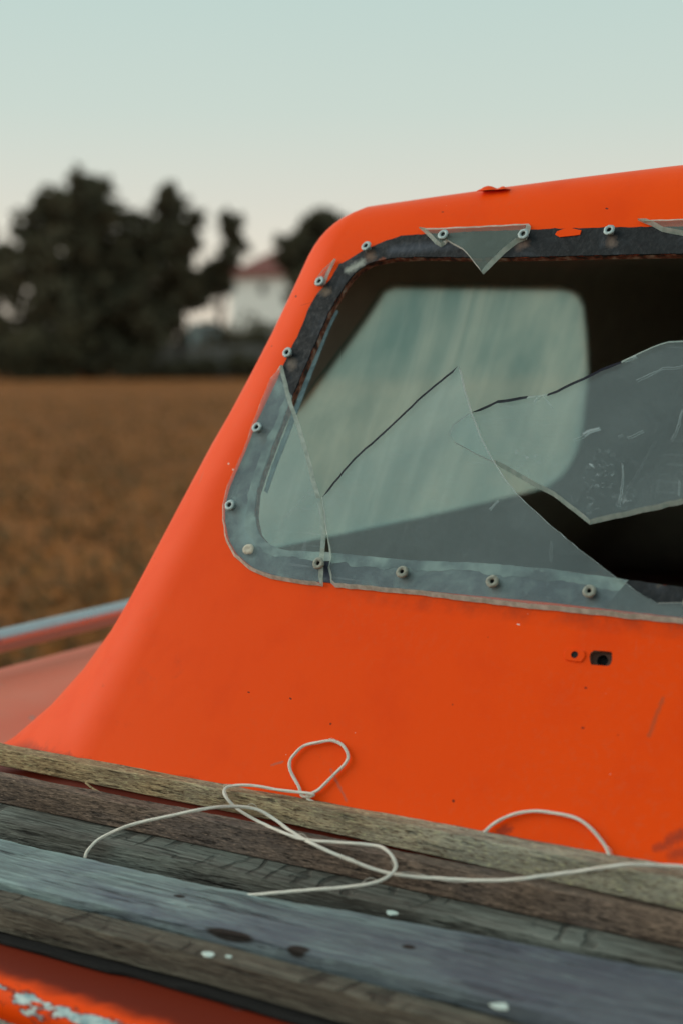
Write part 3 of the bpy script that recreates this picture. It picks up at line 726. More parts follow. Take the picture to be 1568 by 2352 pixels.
def shard(pts_flags, off, thick, mat, bevel=.0022, name='glass_shard', tilt=None, label=None, rough=.0004, uvs=False):
    """pts_flags: (x, y, flag) photo outline; flag names the look of the broken edge that starts there"""
    P = [(wall_uv(x, y) if not uvs else (x, y)) + (f,) for x, y, f in pts_flags]
    D = []
    rnd = random.Random(len(P) * 7 + int(off * 1e5))
    for k in range(len(P)):                    # subdivide so the fracture is slightly irregular
        a, b_ = P[k], P[(k + 1) % len(P)]; L = sqrt((a[0]-b_[0])**2 + (a[1]-b_[1])**2); n = max(1, int(L / .006))
        for q in range(n):
            t = q / n; j = 0 if q == 0 else rough
            D.append((lerp(a[0], b_[0], t) + rnd.uniform(-j, j), lerp(a[1], b_[1], t) + rnd.uniform(-j, j), a[2]))
    area = sum(D[k][0] * D[(k+1) % len(D)][1] - D[(k+1) % len(D)][0] * D[k][1] for k in range(len(D)))
    sg = 1 if area > 0 else -1
    n = len(D); ins = []
    BV = {'L': bevel, 'C': bevel, 'D': bevel * 1.45, 'T': .0005}
    for k in range(n):
        a, b_, c = D[k - 1], D[k], D[(k + 1) % n]
        e1 = V((b_[0]-a[0], b_[1]-a[1])); e2 = V((c[0]-b_[0], c[1]-b_[1]))
        e1 = e1.normalized() if e1.length > 0 else V((1, 0)); e2 = e2.normalized() if e2.length > 0 else e1
        n1, n2 = V((-e1.y, e1.x)) * sg, V((-e2.y, e2.x)) * sg
        w1, w2 = BV[a[2]], BV[b_[2]]
        m = n1 * w1 * .5 + n2 * w2 * .5
        ins.append((b_[0] + m.x, b_[1] + m.y))
    bm = bmesh.new()
    def at(u, s, o_):
        if tilt: o_ = o_ + tilt(u, s)
        return wall_pt(u, s, o_)
    fr = [bm.verts.new(at(u, s, off + thick)) for u, s in ins]
    bk = [bm.verts.new(at(d[0], d[1], off)) for d in D]
    for loop, vv in ((ins, fr), (D, bk)):
        for tri in tessellate_polygon([[V((d[0], d[1], 0)) for d in loop]]):
            try: bm.faces.new([vv[i] for i in tri]).material_index = 0
            except ValueError: pass
    mi = {'L': 1, 'C': 2, 'D': 3, 'T': 4}
    for k in range(n):
        bm.faces.new((bk[k], bk[(k + 1) % n], fr[(k + 1) % n], fr[k])).material_index = mi[D[k][2]]
    o = mesh_obj(name, bm, [mat, M_edge_light, M_edge_cream, M_edge_dark, M_edge_thin], windshield)
    if label: o['label'] = label
    return o
s1 = [(651,840,'C'),(658,868,'C'),(666,902,'C'),(685,959,'C'),(711,1042,'C'),(730,1118,'C'),(738,1146,'L'),(746,1181,'L'),(750,1232,'L'),(748,1262,'C'),(745,1290,'C'),(744,1349,'C'),
      (679,1341,'C'),(624,1331,'C'),(576,1311,'C'),(540,1280,'C'),(521,1244,'C'),(513,1197,'C'),(513,1161,'C'),(525,1114,'C'),(560,1038,'C'),(588,959,'C'),(606,912,'C'),(622,872,'L')]
shard(s1, .0014, .003, M_acrylic, .0026, label='left corner shard of clear acrylic still riveted to the frame')
s2 = [(741,1145,'D'),(766,1110,'D'),(814,1054,'D'),(893,983,'D'),(972,908,'D'),(1053,842,'T'),(1059,852,'T'),(1070,898,'T'),(1082,938,'T'),(1106,1005,'T'),(1133,1057,'T'),(1169,1112,'T'),(1201,1148,'T'),(1264,1207,'T'),(1343,1272,'T'),(1422,1332,'T'),(1478,1369,'T'),(1513,1388,'T'),(1568,1387,'T'),(1640,1384,'T'),
      (1640,1444,'C'),(1568,1435,'C'),(1250,1403,'C'),(947,1367,'C'),(840,1357,'C'),(772,1351,'L'),(761,1340,'L'),(760,1326,'L'),(755,1306,'L'),(760,1285,'L'),(757,1262,'L'),(753,1232,'T'),(749,1181,'T')]
shard(s2, .0014, .003, M_acrylic, .0030, label='tall pointed shard of clear acrylic along the lower frame')
s3 = [(1025,990,'T'),(1034,969,'T'),(1076,937,'D'),(1135,910,'D'),(1205,900,'L'),(1250,895,'D'),(1331,858,'D'),(1374,836,'D'),(1420,819,'L'),(1450,805,'L'),(1491,786,'L'),(1530,773,'L'),(1568,771,'L'),(1680,772,'L'),(1900,762,'L'),(*photo_pt(UR + .008, .158),'T'),
      (*photo_pt(UR + .008, .035),'T'),(1800,1097,'L'),(1568,1147,'L'),(1450,1174,'L'),(1347,1197,'L'),(1314,1171,'L'),(1278,1143,'L'),(1246,1123,'L'),(1183,1089,'L'),(1130,1057,'T'),(1084,1036,'T'),(1038,1011,'T')]
shard(s3, -.0070, .003, M_acrylic, .0030, label='large loose shard of scratched acrylic hanging across the opening')
s4 = [(964,526,'C'),(1090,521,'C'),(1215,515,'C'),(1220,521,'C'),(1218,532,'C'),(1210,552,'L'),(1190,560,'L'),(1161,583,'L'),(1111,632,'T'),(1084,597,'T'),(1065,576,'T'),(1044,565,'T'),(1029,556,'T'),(1024,563,'L'),(1014,569,'L'),(1001,562,'L'),(988,548,'L'),(975,535,'C')]
shard(s4, .0014, .003, M_acrylic_old, .0032, label='triangular acrylic shard hanging from the top of the frame')
s5 = [(1466,508,'C'),(1568,504,'C'),(1650,500,'C'),(1650,552,'L'),(1568,543,'L'),(1521,534,'L'),(1498,521,'L')]
shard(s5, .0014, .003, M_acrylic_old, .0030, label='acrylic sliver at the top right of the frame')
s6 = [(774,597,'C'),(764,604,'C'),(744,622,'C'),(727,645,'C'),(724,656,'C'),(748,655,'L'),(757,632,'L')]
shard(s6, .0014, .0026, M_acrylic_clear, .0016, label='tiny triangular acrylic chip under the corner rivet')

# rivets
def rivet_mesh(name, mat, r=.0049, h=.0016, seed=0, hole=.0019, squash=1.0):
    rnd = random.Random(seed); bm = bmesh.new(); n = 22
    prof = [(r * .93, 0), (r, h * .45), (r * .90, h * .85), (r * .66, h), (hole * 1.25, h * .92), (hole, h * .5), (hole, -.0035)]
    jit = [1 + rnd.uniform(-.05, .05) for _ in range(n)]
    rg = [[bm.verts.new((q * cos(2*pi*k/n) * (jit[k] if i < 4 else 1), q * sin(2*pi*k/n) * (jit[k] if i < 4 else 1) * squash, z)) for k in range(n)] for i, (q, z) in enumerate(prof)]
    for i, (a, b_) in enumerate(zip(rg, rg[1:])):
        for k in range(n): bm.faces.new((a[k], a[(k+1) % n], b_[(k+1) % n], b_[k])).material_index = 0 if i < 5 else 1
    bm.faces.new(rg[-1]).material_index = 1
    # stem collar below the head
    cg = [[bm.verts.new((q * cos(2*pi*k/n), q * sin(2*pi*k/n), z)) for k in range(n)] for q, z in ((r * .93, 0), (r * .6, -.0004), (r * .55, -.004))]
    for a, b_ in zip(cg, cg[1:]):
        for k in range(n): bm.faces.new((a[k], b_[k], b_[(k+1) % n], a[(k+1) % n]))
    bmesh.ops.recalc_face_normals(bm, faces=bm.faces)
    for f in bm.faces: f.smooth = True
    me = bpy.data.meshes.new(name); bm.to_mesh(me); bm.free(); me.materials.append(mat); me.materials.append(M_hole); return me
RV = [rivet_mesh('rivet', M_rivet, seed=s) for s in (1, 2, 3)]
RO = [rivet_mesh('rivet', M_rivet_old, r=.0050, h=.0024, seed=s, hole=.0016) for s in (4, 5, 6)]
Wrot = Matrix((WX, WS, WN)).transposed().to_4x4()
def place_rivet(px, me, off, k, extra=None):
    u, s = wall_uv(*px)
    o = bpy.data.objects.new('rivet', me); COL.objects.link(o)
    tl = Matrix.Rotation(radians(((k * 37) % 11) - 5), 4, 'X') @ Matrix.Rotation(radians(((k * 53) % 13) - 6), 4, 'Y') @ Matrix.Rotation(k * 1.3, 4, 'Z')
    o.matrix_basis = Matrix.Translation(wall_pt(u, s, off)) @ Wrot @ tl
    put(o, windshield)
    return o
k = 0
for px in [(846,571),(740,652),(666,815),(1403,535)]:
    place_rivet(px, RV[k % 3], .0042, k); k += 1
for px in [(1023,546),(1207,545)]:
    place_rivet(px, RV[k % 3], .0050, k); k += 1
for px in [(598,988),(536,1166)]:
    place_rivet(px, RV[k % 3], .0052, k); k += 1
for px in [(741,1301),(932,1321),(1138,1343),(1360,1366)]:
    place_rivet(px, RO[k % 3], .0062, k); k += 1
for px in [(1590,1392),(1610,530)]: place_rivet(px, RO[k % 3], .0055, k); k += 1
# the headless rivet: a chalky plug left in its hole
bm = bmesh.new(); n = 16; rnd = random.Random(3)
rg = [[bm.verts.new((q * (1 + rnd.uniform(-.14, .14)) * cos(2*pi*j/n), q * (1 + rnd.uniform(-.14, .14)) * sin(2*pi*j/n) * .85, z)) for j in range(n)] for q, z in ((.0056, 0), (.0050, .0008), (.003, .0011), (.0011, .0006))]
for a, b_ in zip(rg, rg[1:]):
    for j in range(n): bm.faces.new((a[j], a[(j+1) % n], b_[(j+1) % n], b_[j]))
bm.faces.new(rg[-1])
M_plug = simple('chalky_rivet_plug', (.52, .47, .38), .9, .3, 300, .6)
o = mesh_obj('rivet_plug', bm, M_plug, None, True)
u, s = wall_uv(577, 1266); o.matrix_basis = Matrix.Translation(wall_pt(u, s, .0044)) @ Wrot; put(o, windshield)

# bracket: painted oval pad with a hole, and the rusty plate behind the pocket
def pad(poly, hole_c, hole_r, off0, off1, mats, name, parent, deep):
    bm = bmesh.new(); n = 28
    uv = [wall_uv(*p) for p in poly]; c = wall_uv(*hole_c)
    # outer contour resampled by angle round the hole
    def ray_poly(a):
        best = None
        for i in range(len(uv)):
            p, q = uv[i], uv[(i + 1) % len(uv)]
            dx, dy = cos(a), sin(a); ex, ey = q[0]-p[0], q[1]-p[1]
            det = dx * (-ey) + ex * dy
            if abs(det) < 1e-12: continue
            bx, by = p[0]-c[0], p[1]-c[1]
            t = (bx * (-ey) + ex * by) / det; s_ = (dx * by - dy * bx) / det
            if t > 0 and -1e-6 <= s_ <= 1 + 1e-6: best = t if best is None else max(best, t)
        return best or .004
    A = [2 * pi * j / n for j in range(n)]
    outr = [(c[0] + ray_poly(a) * cos(a), c[1] + ray_poly(a) * sin(a)) for a in A]
    inn = [(c[0] + hole_r * cos(a), c[1] + hole_r * sin(a)) for a in A]
    mid = [(lerp(i_[0], o_[0], .90), lerp(i_[1], o_[1], .90)) for i_, o_ in zip(inn, outr)]
    L = [[bm.verts.new(wall_pt(u, s, z)) for u, s in ring] for ring, z in ((outr, off0), (mid, off1), (inn, off1), (inn, deep))]
    for i, (a, b_) in enumerate(zip(L, L[1:])):
        for j in range(n): bm.faces.new((a[j], a[(j+1) % n], b_[(j+1) % n], b_[j])).material_index = 1 if i == 2 else 0
    bm.faces.new(L[-1]).material_index = 1
    return mesh_obj(name, bm, mats, parent)
pad([(1296,1512),(1297,1499),(1303,1492),(1320,1490),(1338,1494),(1344,1498),(1345,1506),(1342,1514),(1336,1522),(1322,1521),(1299,1517)], (1320, 1505), .0026, .0002, .0011, [M_orange, M_hole], 'bracket_pad', boat, .0004)
pad([(1350,1490),(1408,1494),(1410,1534),(1350,1532)], (1379, 1514), .0042, -.0046, -.0040, [M_rust, M_hole], 'bracket_plate', boat, -.009)
# painted-over patch on the black band, flake standing up on the roof edge
bm = bmesh.new(); rnd = random.Random(9)
pt = [(1276,541),(1282,532),(1296,528),(1312,527),(1328,529),(1338,531),(1332,541),(1318,544),(1300,546),(1286,545)]
f_ = [bm.verts.new(wall_pt(*wall_uv(x_ + rnd.uniform(-2, 2), y_ + rnd.uniform(-1.5, 1.5)), .0018)) for x_, y_ in pt]
g_ = [bm.verts.new(v.co - WN * .0012) for v in f_]
bm.faces.new(f_); bm.faces.new(g_[::-1])
for j in range(len(f_)): bm.faces.new((f_[j], g_[j], g_[(j+1) % len(f_)], f_[(j+1) % len(f_)]))
mesh_obj('paint_patch', bm, M_orange, boat)

# blistered paint standing up on the roof edge
bm = bmesh.new(); c = on_y(1115, 425, 1.118)
for (ox, w_) in ((0, .009), (.014, .005)):
    top = []; n = 9
    a = [bm.verts.new(c + V((ox + lerp(-w_, w_, k / (n - 1)), 0, -.004))) for k in range(n)]
    b_ = [bm.verts.new(c + V((ox + lerp(-w_, w_, k / (n - 1)), .004, -.004 + .0040 * sin(pi * k / (n - 1)) ** .8 * (1 if ox == 0 else .7)))) for k in range(n)]
    d_ = [bm.verts.new(c + V((ox + lerp(-w_, w_, k / (n - 1)), .018, -.003))) for k in range(n)]
    for k in range(n - 1):
        bm.faces.new((a[k], a[k+1], b_[k+1], b_[k])); bm.faces.new((b_[k], b_[k+1], d_[k+1], d_[k]))
mesh_obj('paint_blister', bm, M_orange, boat, True)
# pale torn liner edge just inside the left of the opening
bm = bmesh.new()
pa = resample([wall_uv(*p) for p in [(764,703),(746,735),(714,808),(676,905),(646,985),(616,1062),(598,1120)]], 60, 8, .0008)
pb = resample([wall_uv(*p) for p in [(769,706),(753,737),(722,813),(685,910),(655,990),(624,1068),(604,1126)]], 60, 9, .0003)
strip(bm, pb, pa, -.0075, -.0062)
mesh_obj('liner_edge', bm, M_liner_edge, boat)

# handrail on the side deck
bm = bmesh.new()
xr, zr = -1.252, 1.2665
tube(bm, [V((xr, y_, zr)) for y_ in [.72 + i * .1 for i in range(22)]], .0145, 16)
rail = mesh_obj('handrail', bm, M_rail, boat, True, radians(50))
for y_ in (.80, 1.72, 2.7):
    bm = bmesh.new(); tube(bm, [V((xr, y_, ZD + .012)), V((xr, y_, ZD + .03)), V((xr, y_, zr - .008))], .008, 12)
    tube(bm, [V((xr, y_, ZD + .012)), V((xr, y_, ZD + .023))], .017, 14)
    mesh_obj('stanchion', bm, M_rail, rail, True, radians(40))

# ------------------------------------------------------------------ boards on the foredeck
def plank(name, mat, xa, xb, near, far, top, bot, label, cat='board', seed=0, wob=.0007, notches=(), rnd_r=.0011, n=150):
    """near/far/top/bot: lists of (x, value) along the board"""
    bm = bmesh.new(); rg = []
    ins = .0
    for i in range(n + 1):
        x_ = lerp(xa, xb, i / n)
        yn, yf_, zt, zb_ = lin(x_, near), lin(x_, far), lin(x_, top), lin(x_, bot)
        j = lambda q, sc=1.0: wob * sc * (mnoise.noise(V((x_ * 22, q * 7.3, seed))) + .6 * mnoise.noise(V((x_ * 90, q * 3.1, seed + 5))))
        r = rnd_r
        d = 0; dz = 0
        for (nx, hw, dep) in notches:
            t = (x_ - nx) / hw
            if abs(t) < 1: q = (1 - t * t) ** 1.6; d = max(d, q * dep); dz = max(dz, q * .003)
        pts = [(yn + j(1), zb_ + r), (yn + j(1.5) + d * .4, lerp(zb_, zt, .5)), (yn + j(2) + d, zt - r + j(3) - dz * .8), (yn + r * .35 + d + j(2), zt - r * .3 + j(4) - dz * .25), (yn + r + d * 1.15, zt + j(4)),
               (lerp(yn + d, yf_, .33), zt + j(5, .7)), (lerp(yn, yf_, .66), zt + j(6, .7)), (yf_ - r, zt + j(7)), (yf_ + j(8), zt - r), (yf_ + j(9), zb_ + r), (yf_ - r, zb_), (yn + r, zb_)]
        rg.append([bm.verts.new((x_, a, b_)) for a, b_ in pts])
    m = len(rg[0])
    for a, b_ in zip(rg, rg[1:]):
        for q in range(m): bm.faces.new((a[q], a[(q+1) % m], b_[(q+1) % m], b_[q]))
    bm.faces.new(rg[0][::-1]); bm.faces.new(rg[-1])
    o = mesh_obj(name, bm, mat, None, True, radians(28))
    return tag(o, label, cat, 'wooden boards laid across the foredeck')
XA, XB = -1.02, .45
plank('wooden_batten', M_wood_ochre, XA, XB, [(-.87, .845), (-.59, .847), (-.28, .838)], [(-.87, .860), (-.28, .861)], [(-.87, 1.2815), (-.28, 1.290)], [(-.87, 1.2665), (-.28, 1.2702)],
      'topmost ochre weathered batten lying against the orange cabin wall', seed=1, wob=.0010)
plank('wooden_batten', M_wood_brown, XA, XB, [(-.85, .812), (-.27, .833)], [(-.85, .826), (-.27, .848)], [(-.85, 1.270), (-.27, 1.2695)], [(-.85, 1.2485), (-.27, 1.2478)],
      'brown coarse-grained batten just below the ochre batten by the cabin', seed=2, wob=.0009)
plank('wooden_board', M_wood_saw, XA, XB, [(-.80, .782), (-.26, .807)], [(-.80, .822), (-.26, .840)], [(-.80, 1.248), (-.26, 1.2474)], [(-.80, 1.226), (-.26, 1.226)],
      'narrow sawn board with cross saw marks between brown batten and pale grey board', seed=3)
plank('wooden_board', M_wood_grey, XA, XB, [(-.73, .706), (-.55, .710), (-.41, .714), (-.30, .712)], [(-.797, .772), (-.6, .774), (-.43, .788), (-.26, .802)], [(-.80, 1.238), (-.26, 1.247)], [(-.80, 1.218), (-.26, 1.226)],
      'wide pale blue-grey board with two dark knot holes on its near edge', seed=4, wob=.0008, n=420)
plank('wooden_board', M_wood_sawn_brown, XA, XB, [(-.70, .676), (-.53, .686), (-.30, .690)], [(-.70, .702), (-.53, .707), (-.30, .709)], [(-.70, 1.236), (-.30, 1.238)], [(-.70, 1.2180), (-.30, 1.2180)],
      'brown sawn board nearest the chipped deck edge', seed=5)
plank('shade_strip', M_strip_shade, XA, XB, [(-.70, .6675), (-.60, .671), (-.585, .675), (-.30, .681)], [(-.70, .715), (-.30, .715)], [(-.70, 1.2174), (-.30, 1.2174)], [(-.70, 1.2145), (-.30, 1.2145)],  # added strip, its black colour paints the shade below the board
      'thin black strip added as painted shade under the nearest brown board', seed=6, rnd_r=.0008)

# ------------------------------------------------------------------ twine
def twine(name, ctrl, label, rad=.00135, seed=0, flat=None):
    P = spline(ctrl, 12); bm = bmesh.new(); rnd = random.Random(seed)
    L = [0]
    for a, b_ in zip(P, P[1:]): L.append(L[-1] + (b_ - a).length)
    for st_ in range(4):
        q = []; ph = st_ * pi / 2
        for i, p in enumerate(P):
            t = (P[min(i+1, len(P)-1)] - P[max(i-1, 0)]).normalized(); a = t.cross(V((0, 0, 1)))
            if a.length < 1e-3: a = t.cross(V((1, 0, 0)))
            a.normalize(); b_ = a.cross(t)
            w = L[i] * 85 + ph + .8 * mnoise.noise(V((L[i] * 30, seed, 0)))
            rr = rad * .48 * (1 + .25 * mnoise.noise(V((L[i] * 50, seed + st_, 2))))
            q.append(p + a * cos(w) * rr + b_ * sin(w) * rr * .7)
        tube(bm, q, rad * .62, 7)
    # a few stray fibres
    for f in range(10):
        i = rnd.randrange(4, len(P) - 20); n = rnd.randrange(8, 18)
        off = V((rnd.uniform(-1, 1), rnd.uniform(-1, 0), rnd.uniform(0, 1))) * .004
        seg = [P[i + j] + off * sin(pi * j / n) for j in range(n) if i + j < len(P)]
        if len(seg) > 3: tube(bm, seg, .00018, 4)
    o = mesh_obj(name, bm, M_twine, None, True)
    return tag(o, label, 'twine', 'pale twine tangled over the boards')
A = [(195,1971,.7735),(203,1953,.776),(232,1926,.782),(300,1896,.790),(400,1873,.800),(480,1857,.812),(540,1853,.830),(590,1860,.838),(630,1882,.838),(665,1908,.830),(720,1940,.812),(800,1975,.808),(890,2006,.809),(1000,2018,.814),(1150,2023,.820),(1300,2006,.828),(1430,1988,.8335),(1490,1988,.840),(1568,1992,.846),(1680,2010,.850),(1800,2040,.850)]
twine('twine', [on_y(x_, y_, d) for x_, y_, d in A], 'long pale strand of twine running down across the boards to the right edge', seed=1)
B = [(560,2058,.7735),(620,2053,.776),(700,2046,.781),(800,2038,.788),(870,2025,.796),(905,2000,.806),(905,1976,.810),(885,1952,.814),(855,1942,.817),(780,1936,.817),(700,1929,.816),(645,1911,.823),(595,1888,.836),(550,1862,.838),(524,1838,.838),(515,1818,.842),(530,1806,.848),(580,1805,.853),(640,1815,.855)]
wl = lambda x_, y_, o_=.0028: wall_pt(*wall_uv(x_, y_), o_)
Bp = [on_y(*p) for p in B] + [V((-.560, .8565, 1.2915)), wl(700, 1832)] + [wl(*p) for p in [(690,1808),(672,1774),(670,1752),(680,1736),(702,1716),(735,1708),(765,1704),(790,1714),(803,1738),(796,1757),(770,1783),(738,1815),(712,1837)]]
Bp += [V((-.53, .8570, 1.281)), V((-.47, .8570, 1.279)), V((-.43, .8572, 1.281))]
Bp += [wl(*p) for p in [(1108,1922),(1130,1900),(1160,1882),(1195,1870),(1235,1866),(1290,1873),(1330,1884),(1362,1908),(1390,1942),(1410,1978)]] + [V((-.315, .8570, 1.284)), V((-.25, .8570, 1.280))]
twine('twine', Bp, 'looped strand of pale twine with one loop and one arc against the orange wall', rad=.00125, seed=2)
# thin dry twig poking out between the two battens
bm = bmesh.new(); tube(bm, spline([on_y(*p) for p in [(197,1799,.843),(215,1813,.838),(240,1826,.828),(270,1842,.822)]], 8), .0009, 6)
tag(mesh_obj('dry_twig', bm, M_wood_ochre, None, True), 'thin dry twig stuck between the ochre and the brown batten', 'twig')
# paint flakes / wood chips lying on the boards
def chip(px, z, r, label, seed):
    c = on_z(*px, z); bm = bmesh.new(); rnd = random.Random(seed); n = 9
    a = [bm.verts.new((c.x + r * 1.5 * cos(2*pi*j/n) * rnd.uniform(.7, 1.1), c.y + r * sin(2*pi*j/n) * rnd.uniform(.7, 1.1), z + .0008 + rnd.uniform(0, .0007))) for j in range(n)]
    b_ = [bm.verts.new(v.co - V((0, 0, .0007))) for v in a]
    bm.faces.new(a); bm.faces.new(b_[::-1])
    for j in range(n): bm.faces.new((a[j], b_[j], b_[(j+1) % n], a[(j+1) % n]))
    tag(mesh_obj('paint_flake', bm, M_edge_light2, None), label, 'paint flake', 'white flakes on the boards')
M_edge_light2 = simple('white_paint_flake', (.62, .74, .68), .7, .1, 100)
chip((480, 2196), 1.2365, .0036, 'white paint flake on the nearest brown board, left of the smaller speck', 1)
chip((526, 2201), 1.2365, .0016, 'small white speck right of the bigger flake on the nearest board', 2)
chip((900, 2101), 1.2445, .0034, 'pale curled flake at the far edge of the blue-grey board', 3)
chip((1148, 2316), 1.2465, .0042, 'white flake at the bottom right on the near edge of the boards', 4)

# ------------------------------------------------------------------ background: trees, bushes, house
def leaf_mass(lobes, nleaf, size, rnd, mats, name, parent=None):
    vs, fs = [], []
    sub = []
    for c, r, fl in lobes:                      # each lobe is a cluster of smaller leaf clumps with gaps between them
        sub.append((c, r * .78, fl, r * r * .55))
        for _ in range(9):
            d = V((rnd.gauss(0, 1), rnd.gauss(0, 1), rnd.gauss(0, 1))).normalized(); q = r * rnd.uniform(.22, .42)
            sub.append((c + d * r * rnd.uniform(.72, 1.13), q, rnd.uniform(.7, 1.0), q * q * .95))
    tot = sum(x_[3] for x_ in sub)
    for c, r, fl, wt in sub:
        m = int(nleaf * wt / tot)
        for _ in range(m):
            while True:
                d = V((rnd.uniform(-1, 1), rnd.uniform(-1, 1), rnd.uniform(-1, 1)))
                if .1 < d.length < 1: break
            d = d.normalized() * (d.length ** .5)
            k = 1 + .30 * mnoise.noise(d * 2.3 + c * .7)
            p = c + V((d.x * r * k, d.y * r * k, d.z * r * fl * k))
            if p.z < .05: continue
            a = V((rnd.gauss(0, 1), rnd.gauss(0, 1), rnd.gauss(0, 1))).normalized(); b_ = a.cross(V((rnd.gauss(0, 1), rnd.gauss(0, 1), rnd.gauss(0, 1)))).normalized()
            s_ = size * rnd.uniform(.6, 1.35); i = len(vs)
            vs += [p - a * s_, p + b_ * s_ * .55, p + a * s_, p - b_ * s_ * .55]; fs.append((i, i+1, i+2, i+3))
    return raw_obj(name, vs, fs, mats, parent)
def tree(dist, base_px, lobes_px, label, nleaf=5000, size=.30, leaf=None, seed=0, trunk_r=.28, group='trees at the far edge of the field'):
    rnd = random.Random(seed)
    b = CAM + ground_dir(base_px) * dist; b.z = 0
    root = empty('tree', b); tag(root, label, 'tree', group)
    back = ground_dir(base_px)
    lobes = []
    for (x_, y_, r_) in lobes_px:
        c = far_at(x_, y_, dist) + back * rnd.uniform(-1.2, 1.2); lobes.append((c, r_ / FPX * dist, rnd.uniform(.85, 1.05)))
    bm = bmesh.new()
    topz = max(c.z for c, r, f in lobes); mid = V((b.x, b.y, topz * .45))
    tube(bm, spline([b, b.lerp(mid, .5) + V((rnd.uniform(-.2, .2), rnd.uniform(-.2, .2), 0)), mid], 6), lambda t: trunk_r * (1 - .45 * t), 9)
    trunk = mesh_obj('trunk', bm, M_bark, root, True)
    bm = bmesh.new()
    for c, r, f in lobes:
        s_ = b.lerp(mid, rnd.uniform(.5, .98)); m_ = s_.lerp(c, .5) + V((0, 0, .3))
        tube(bm, spline([s_, m_, c], 5), lambda t: trunk_r * .4 * (1 - .8 * t), 6)
    mesh_obj('limbs', bm, M_bark, root, True)
    leaf_mass(lobes, nleaf, size, rnd, leaf or M_leaf, 'crown', root)
    return root
tree(80, 205, [(205,470,70),(120,520,75),(60,520,35),(250,520,80),(150,600,110),(270,600,80),(90,680,95),(200,700,115),(290,690,75),(215,430,42),(180,420,25),(120,470,42),(60,600,45),(140,780,90),(260,780,70)],
     'biggest dark leafy tree at the left edge of the field', 8500, .34, seed=1, trunk_r=.45)
tree(79, 415, [(390,470,34),(385,445,20),(350,530,52),(420,540,48),(452,505,26),(390,600,70),(340,640,60),(415,660,52),(455,640,32),(400,720,45),(340,740,60),(462,690,24)],
     'middle leafy tree with a forked crown right of the biggest tree', 5000, .30, seed=2, trunk_r=.3)
tree(81, 505, [(535,520,28),(545,560,22),(520,510,20),(525,600,28),(510,640,34),(490,655,25),(480,610,14),(535,545,20)],
     'thin crooked tree whose small crown stands before the white house', 1900, .26, seed=3, trunk_r=.15)
tree(92, 745, [(720,530,45),(760,540,55),(690,570,45),(740,600,70),(800,590,70),(700,640,50),(770,680,80),(660,590,22),(830,650,70)],
     'dense dark tree half hidden by the orange cabin corner', 8000, .36, seed=4, trunk_r=.4)
tree(83, -70, [(-60,600,70),(-20,640,45),(-80,520,70),(10,600,18),(-40,720,60)], 'tree cut off by the left edge of the picture', 5000, .32, seed=5, trunk_r=.3)
tree(88, 930, [(930,680,70),(880,700,60),(990,690,70),(930,760,80),(1000,770,60),(930,640,45)], 'rounded tree seen dimly through the left half of the side window', 5000, .36, seed=6)
tree(86, 1130, [(1130,660,80),(1080,700,70),(1190,700,70),(1130,770,80),(1220,760,60)], 'broad tree seen dimly through the middle of the side window', 5000, .36, seed=7)
tree(90, 1330, [(1330,650,80),(1280,690,70),(1390,690,80),(1330,760,90)], 'tree seen dimly through the right edge of the side window', 5000, .36, seed=8)
rnd = random.Random(50); lob = []
for i in range(150):
    px = lerp(-900, 2400, (i + rnd.random()) / 150); c = CAM + ground_dir(px) * (135 + rnd.uniform(-4, 4)); hh = rnd.uniform(1.6, 2.4); c.z = hh * .75
    lob.append((c, hh, 1.0))
kind(leaf_mass(lob, 24000, .55, rnd, M_leaf, 'distant_hedgerow'), 'stuff')
def bush(px, dist, w, h, label, seed):
    rnd = random.Random(seed); b = CAM + ground_dir(px) * dist; b.z = 0
    root = empty('bush', b); tag(root, label, 'bush', 'low bushes along the field edge')
    bm = bmesh.new()
    for q in range(5):
        e = b + V((rnd.uniform(-.5, .5) * w, rnd.uniform(-.4, .4), h * .7)); tube(bm, [b + V((rnd.uniform(-.2, .2), 0, 0)), b.lerp(e, .5), e], lambda t: .05 * (1 - .6 * t), 5)
    mesh_obj('stem', bm, M_bark, root)
    lat = V((-ground_dir(px).y, ground_dir(px).x, 0))
    lobes = [(b + lat * rnd.uniform(-.5, .5) * w + V((0, 0, rnd.uniform(.3, .65) * h)), rnd.uniform(.35, .5) * h * 1.1, 1.0) for _ in range(7)]
    leaf_mass(lobes, 2200, .20, rnd, M_leaf2 if seed % 3 == 0 else M_leaf, 'foliage', root)
for i, (px, dist, w, h, lb) in enumerate([
    (-40, 77, 7, 2.6, 'dark bush under the tree cut off by the left edge'), (60, 76, 6, 2.6, 'dark bush below the left side of the biggest tree'), (170, 77, 6, 2.4, 'dark bush in front of the biggest tree trunk'),
    (290, 76.5, 6, 1.5, 'dark bush between the biggest and the middle tree'), (400, 77, 4, 1.0, 'low dark bush at the foot of the middle tree'), (560, 84, 5, 3.2, 'clipped dark bush in front of the white house'),
    (500, 77, 5, 1.0, 'low bush below the pale blue shed'), (610, 77, 5, 1.2, 'bush at the field edge right next to the orange cabin'), (640, 86, 4, 3.4, 'tall dark bush against the right part of the white house'),
    (760, 78, 7, 2.6, 'bush hidden behind the cabin corner below the dense tree'), (900, 79, 7, 2.6, 'bush behind the left part of the side window'), (1060, 79, 7, 2.6, 'bush behind the middle of the side window'),
    (1220, 79, 7, 2.6, 'bush behind the right part of the side window'), (1370, 79, 7, 2.6, 'bush behind the right jamb of the side window')]):
    bush(px, dist, w, h, lb, 20 + i)

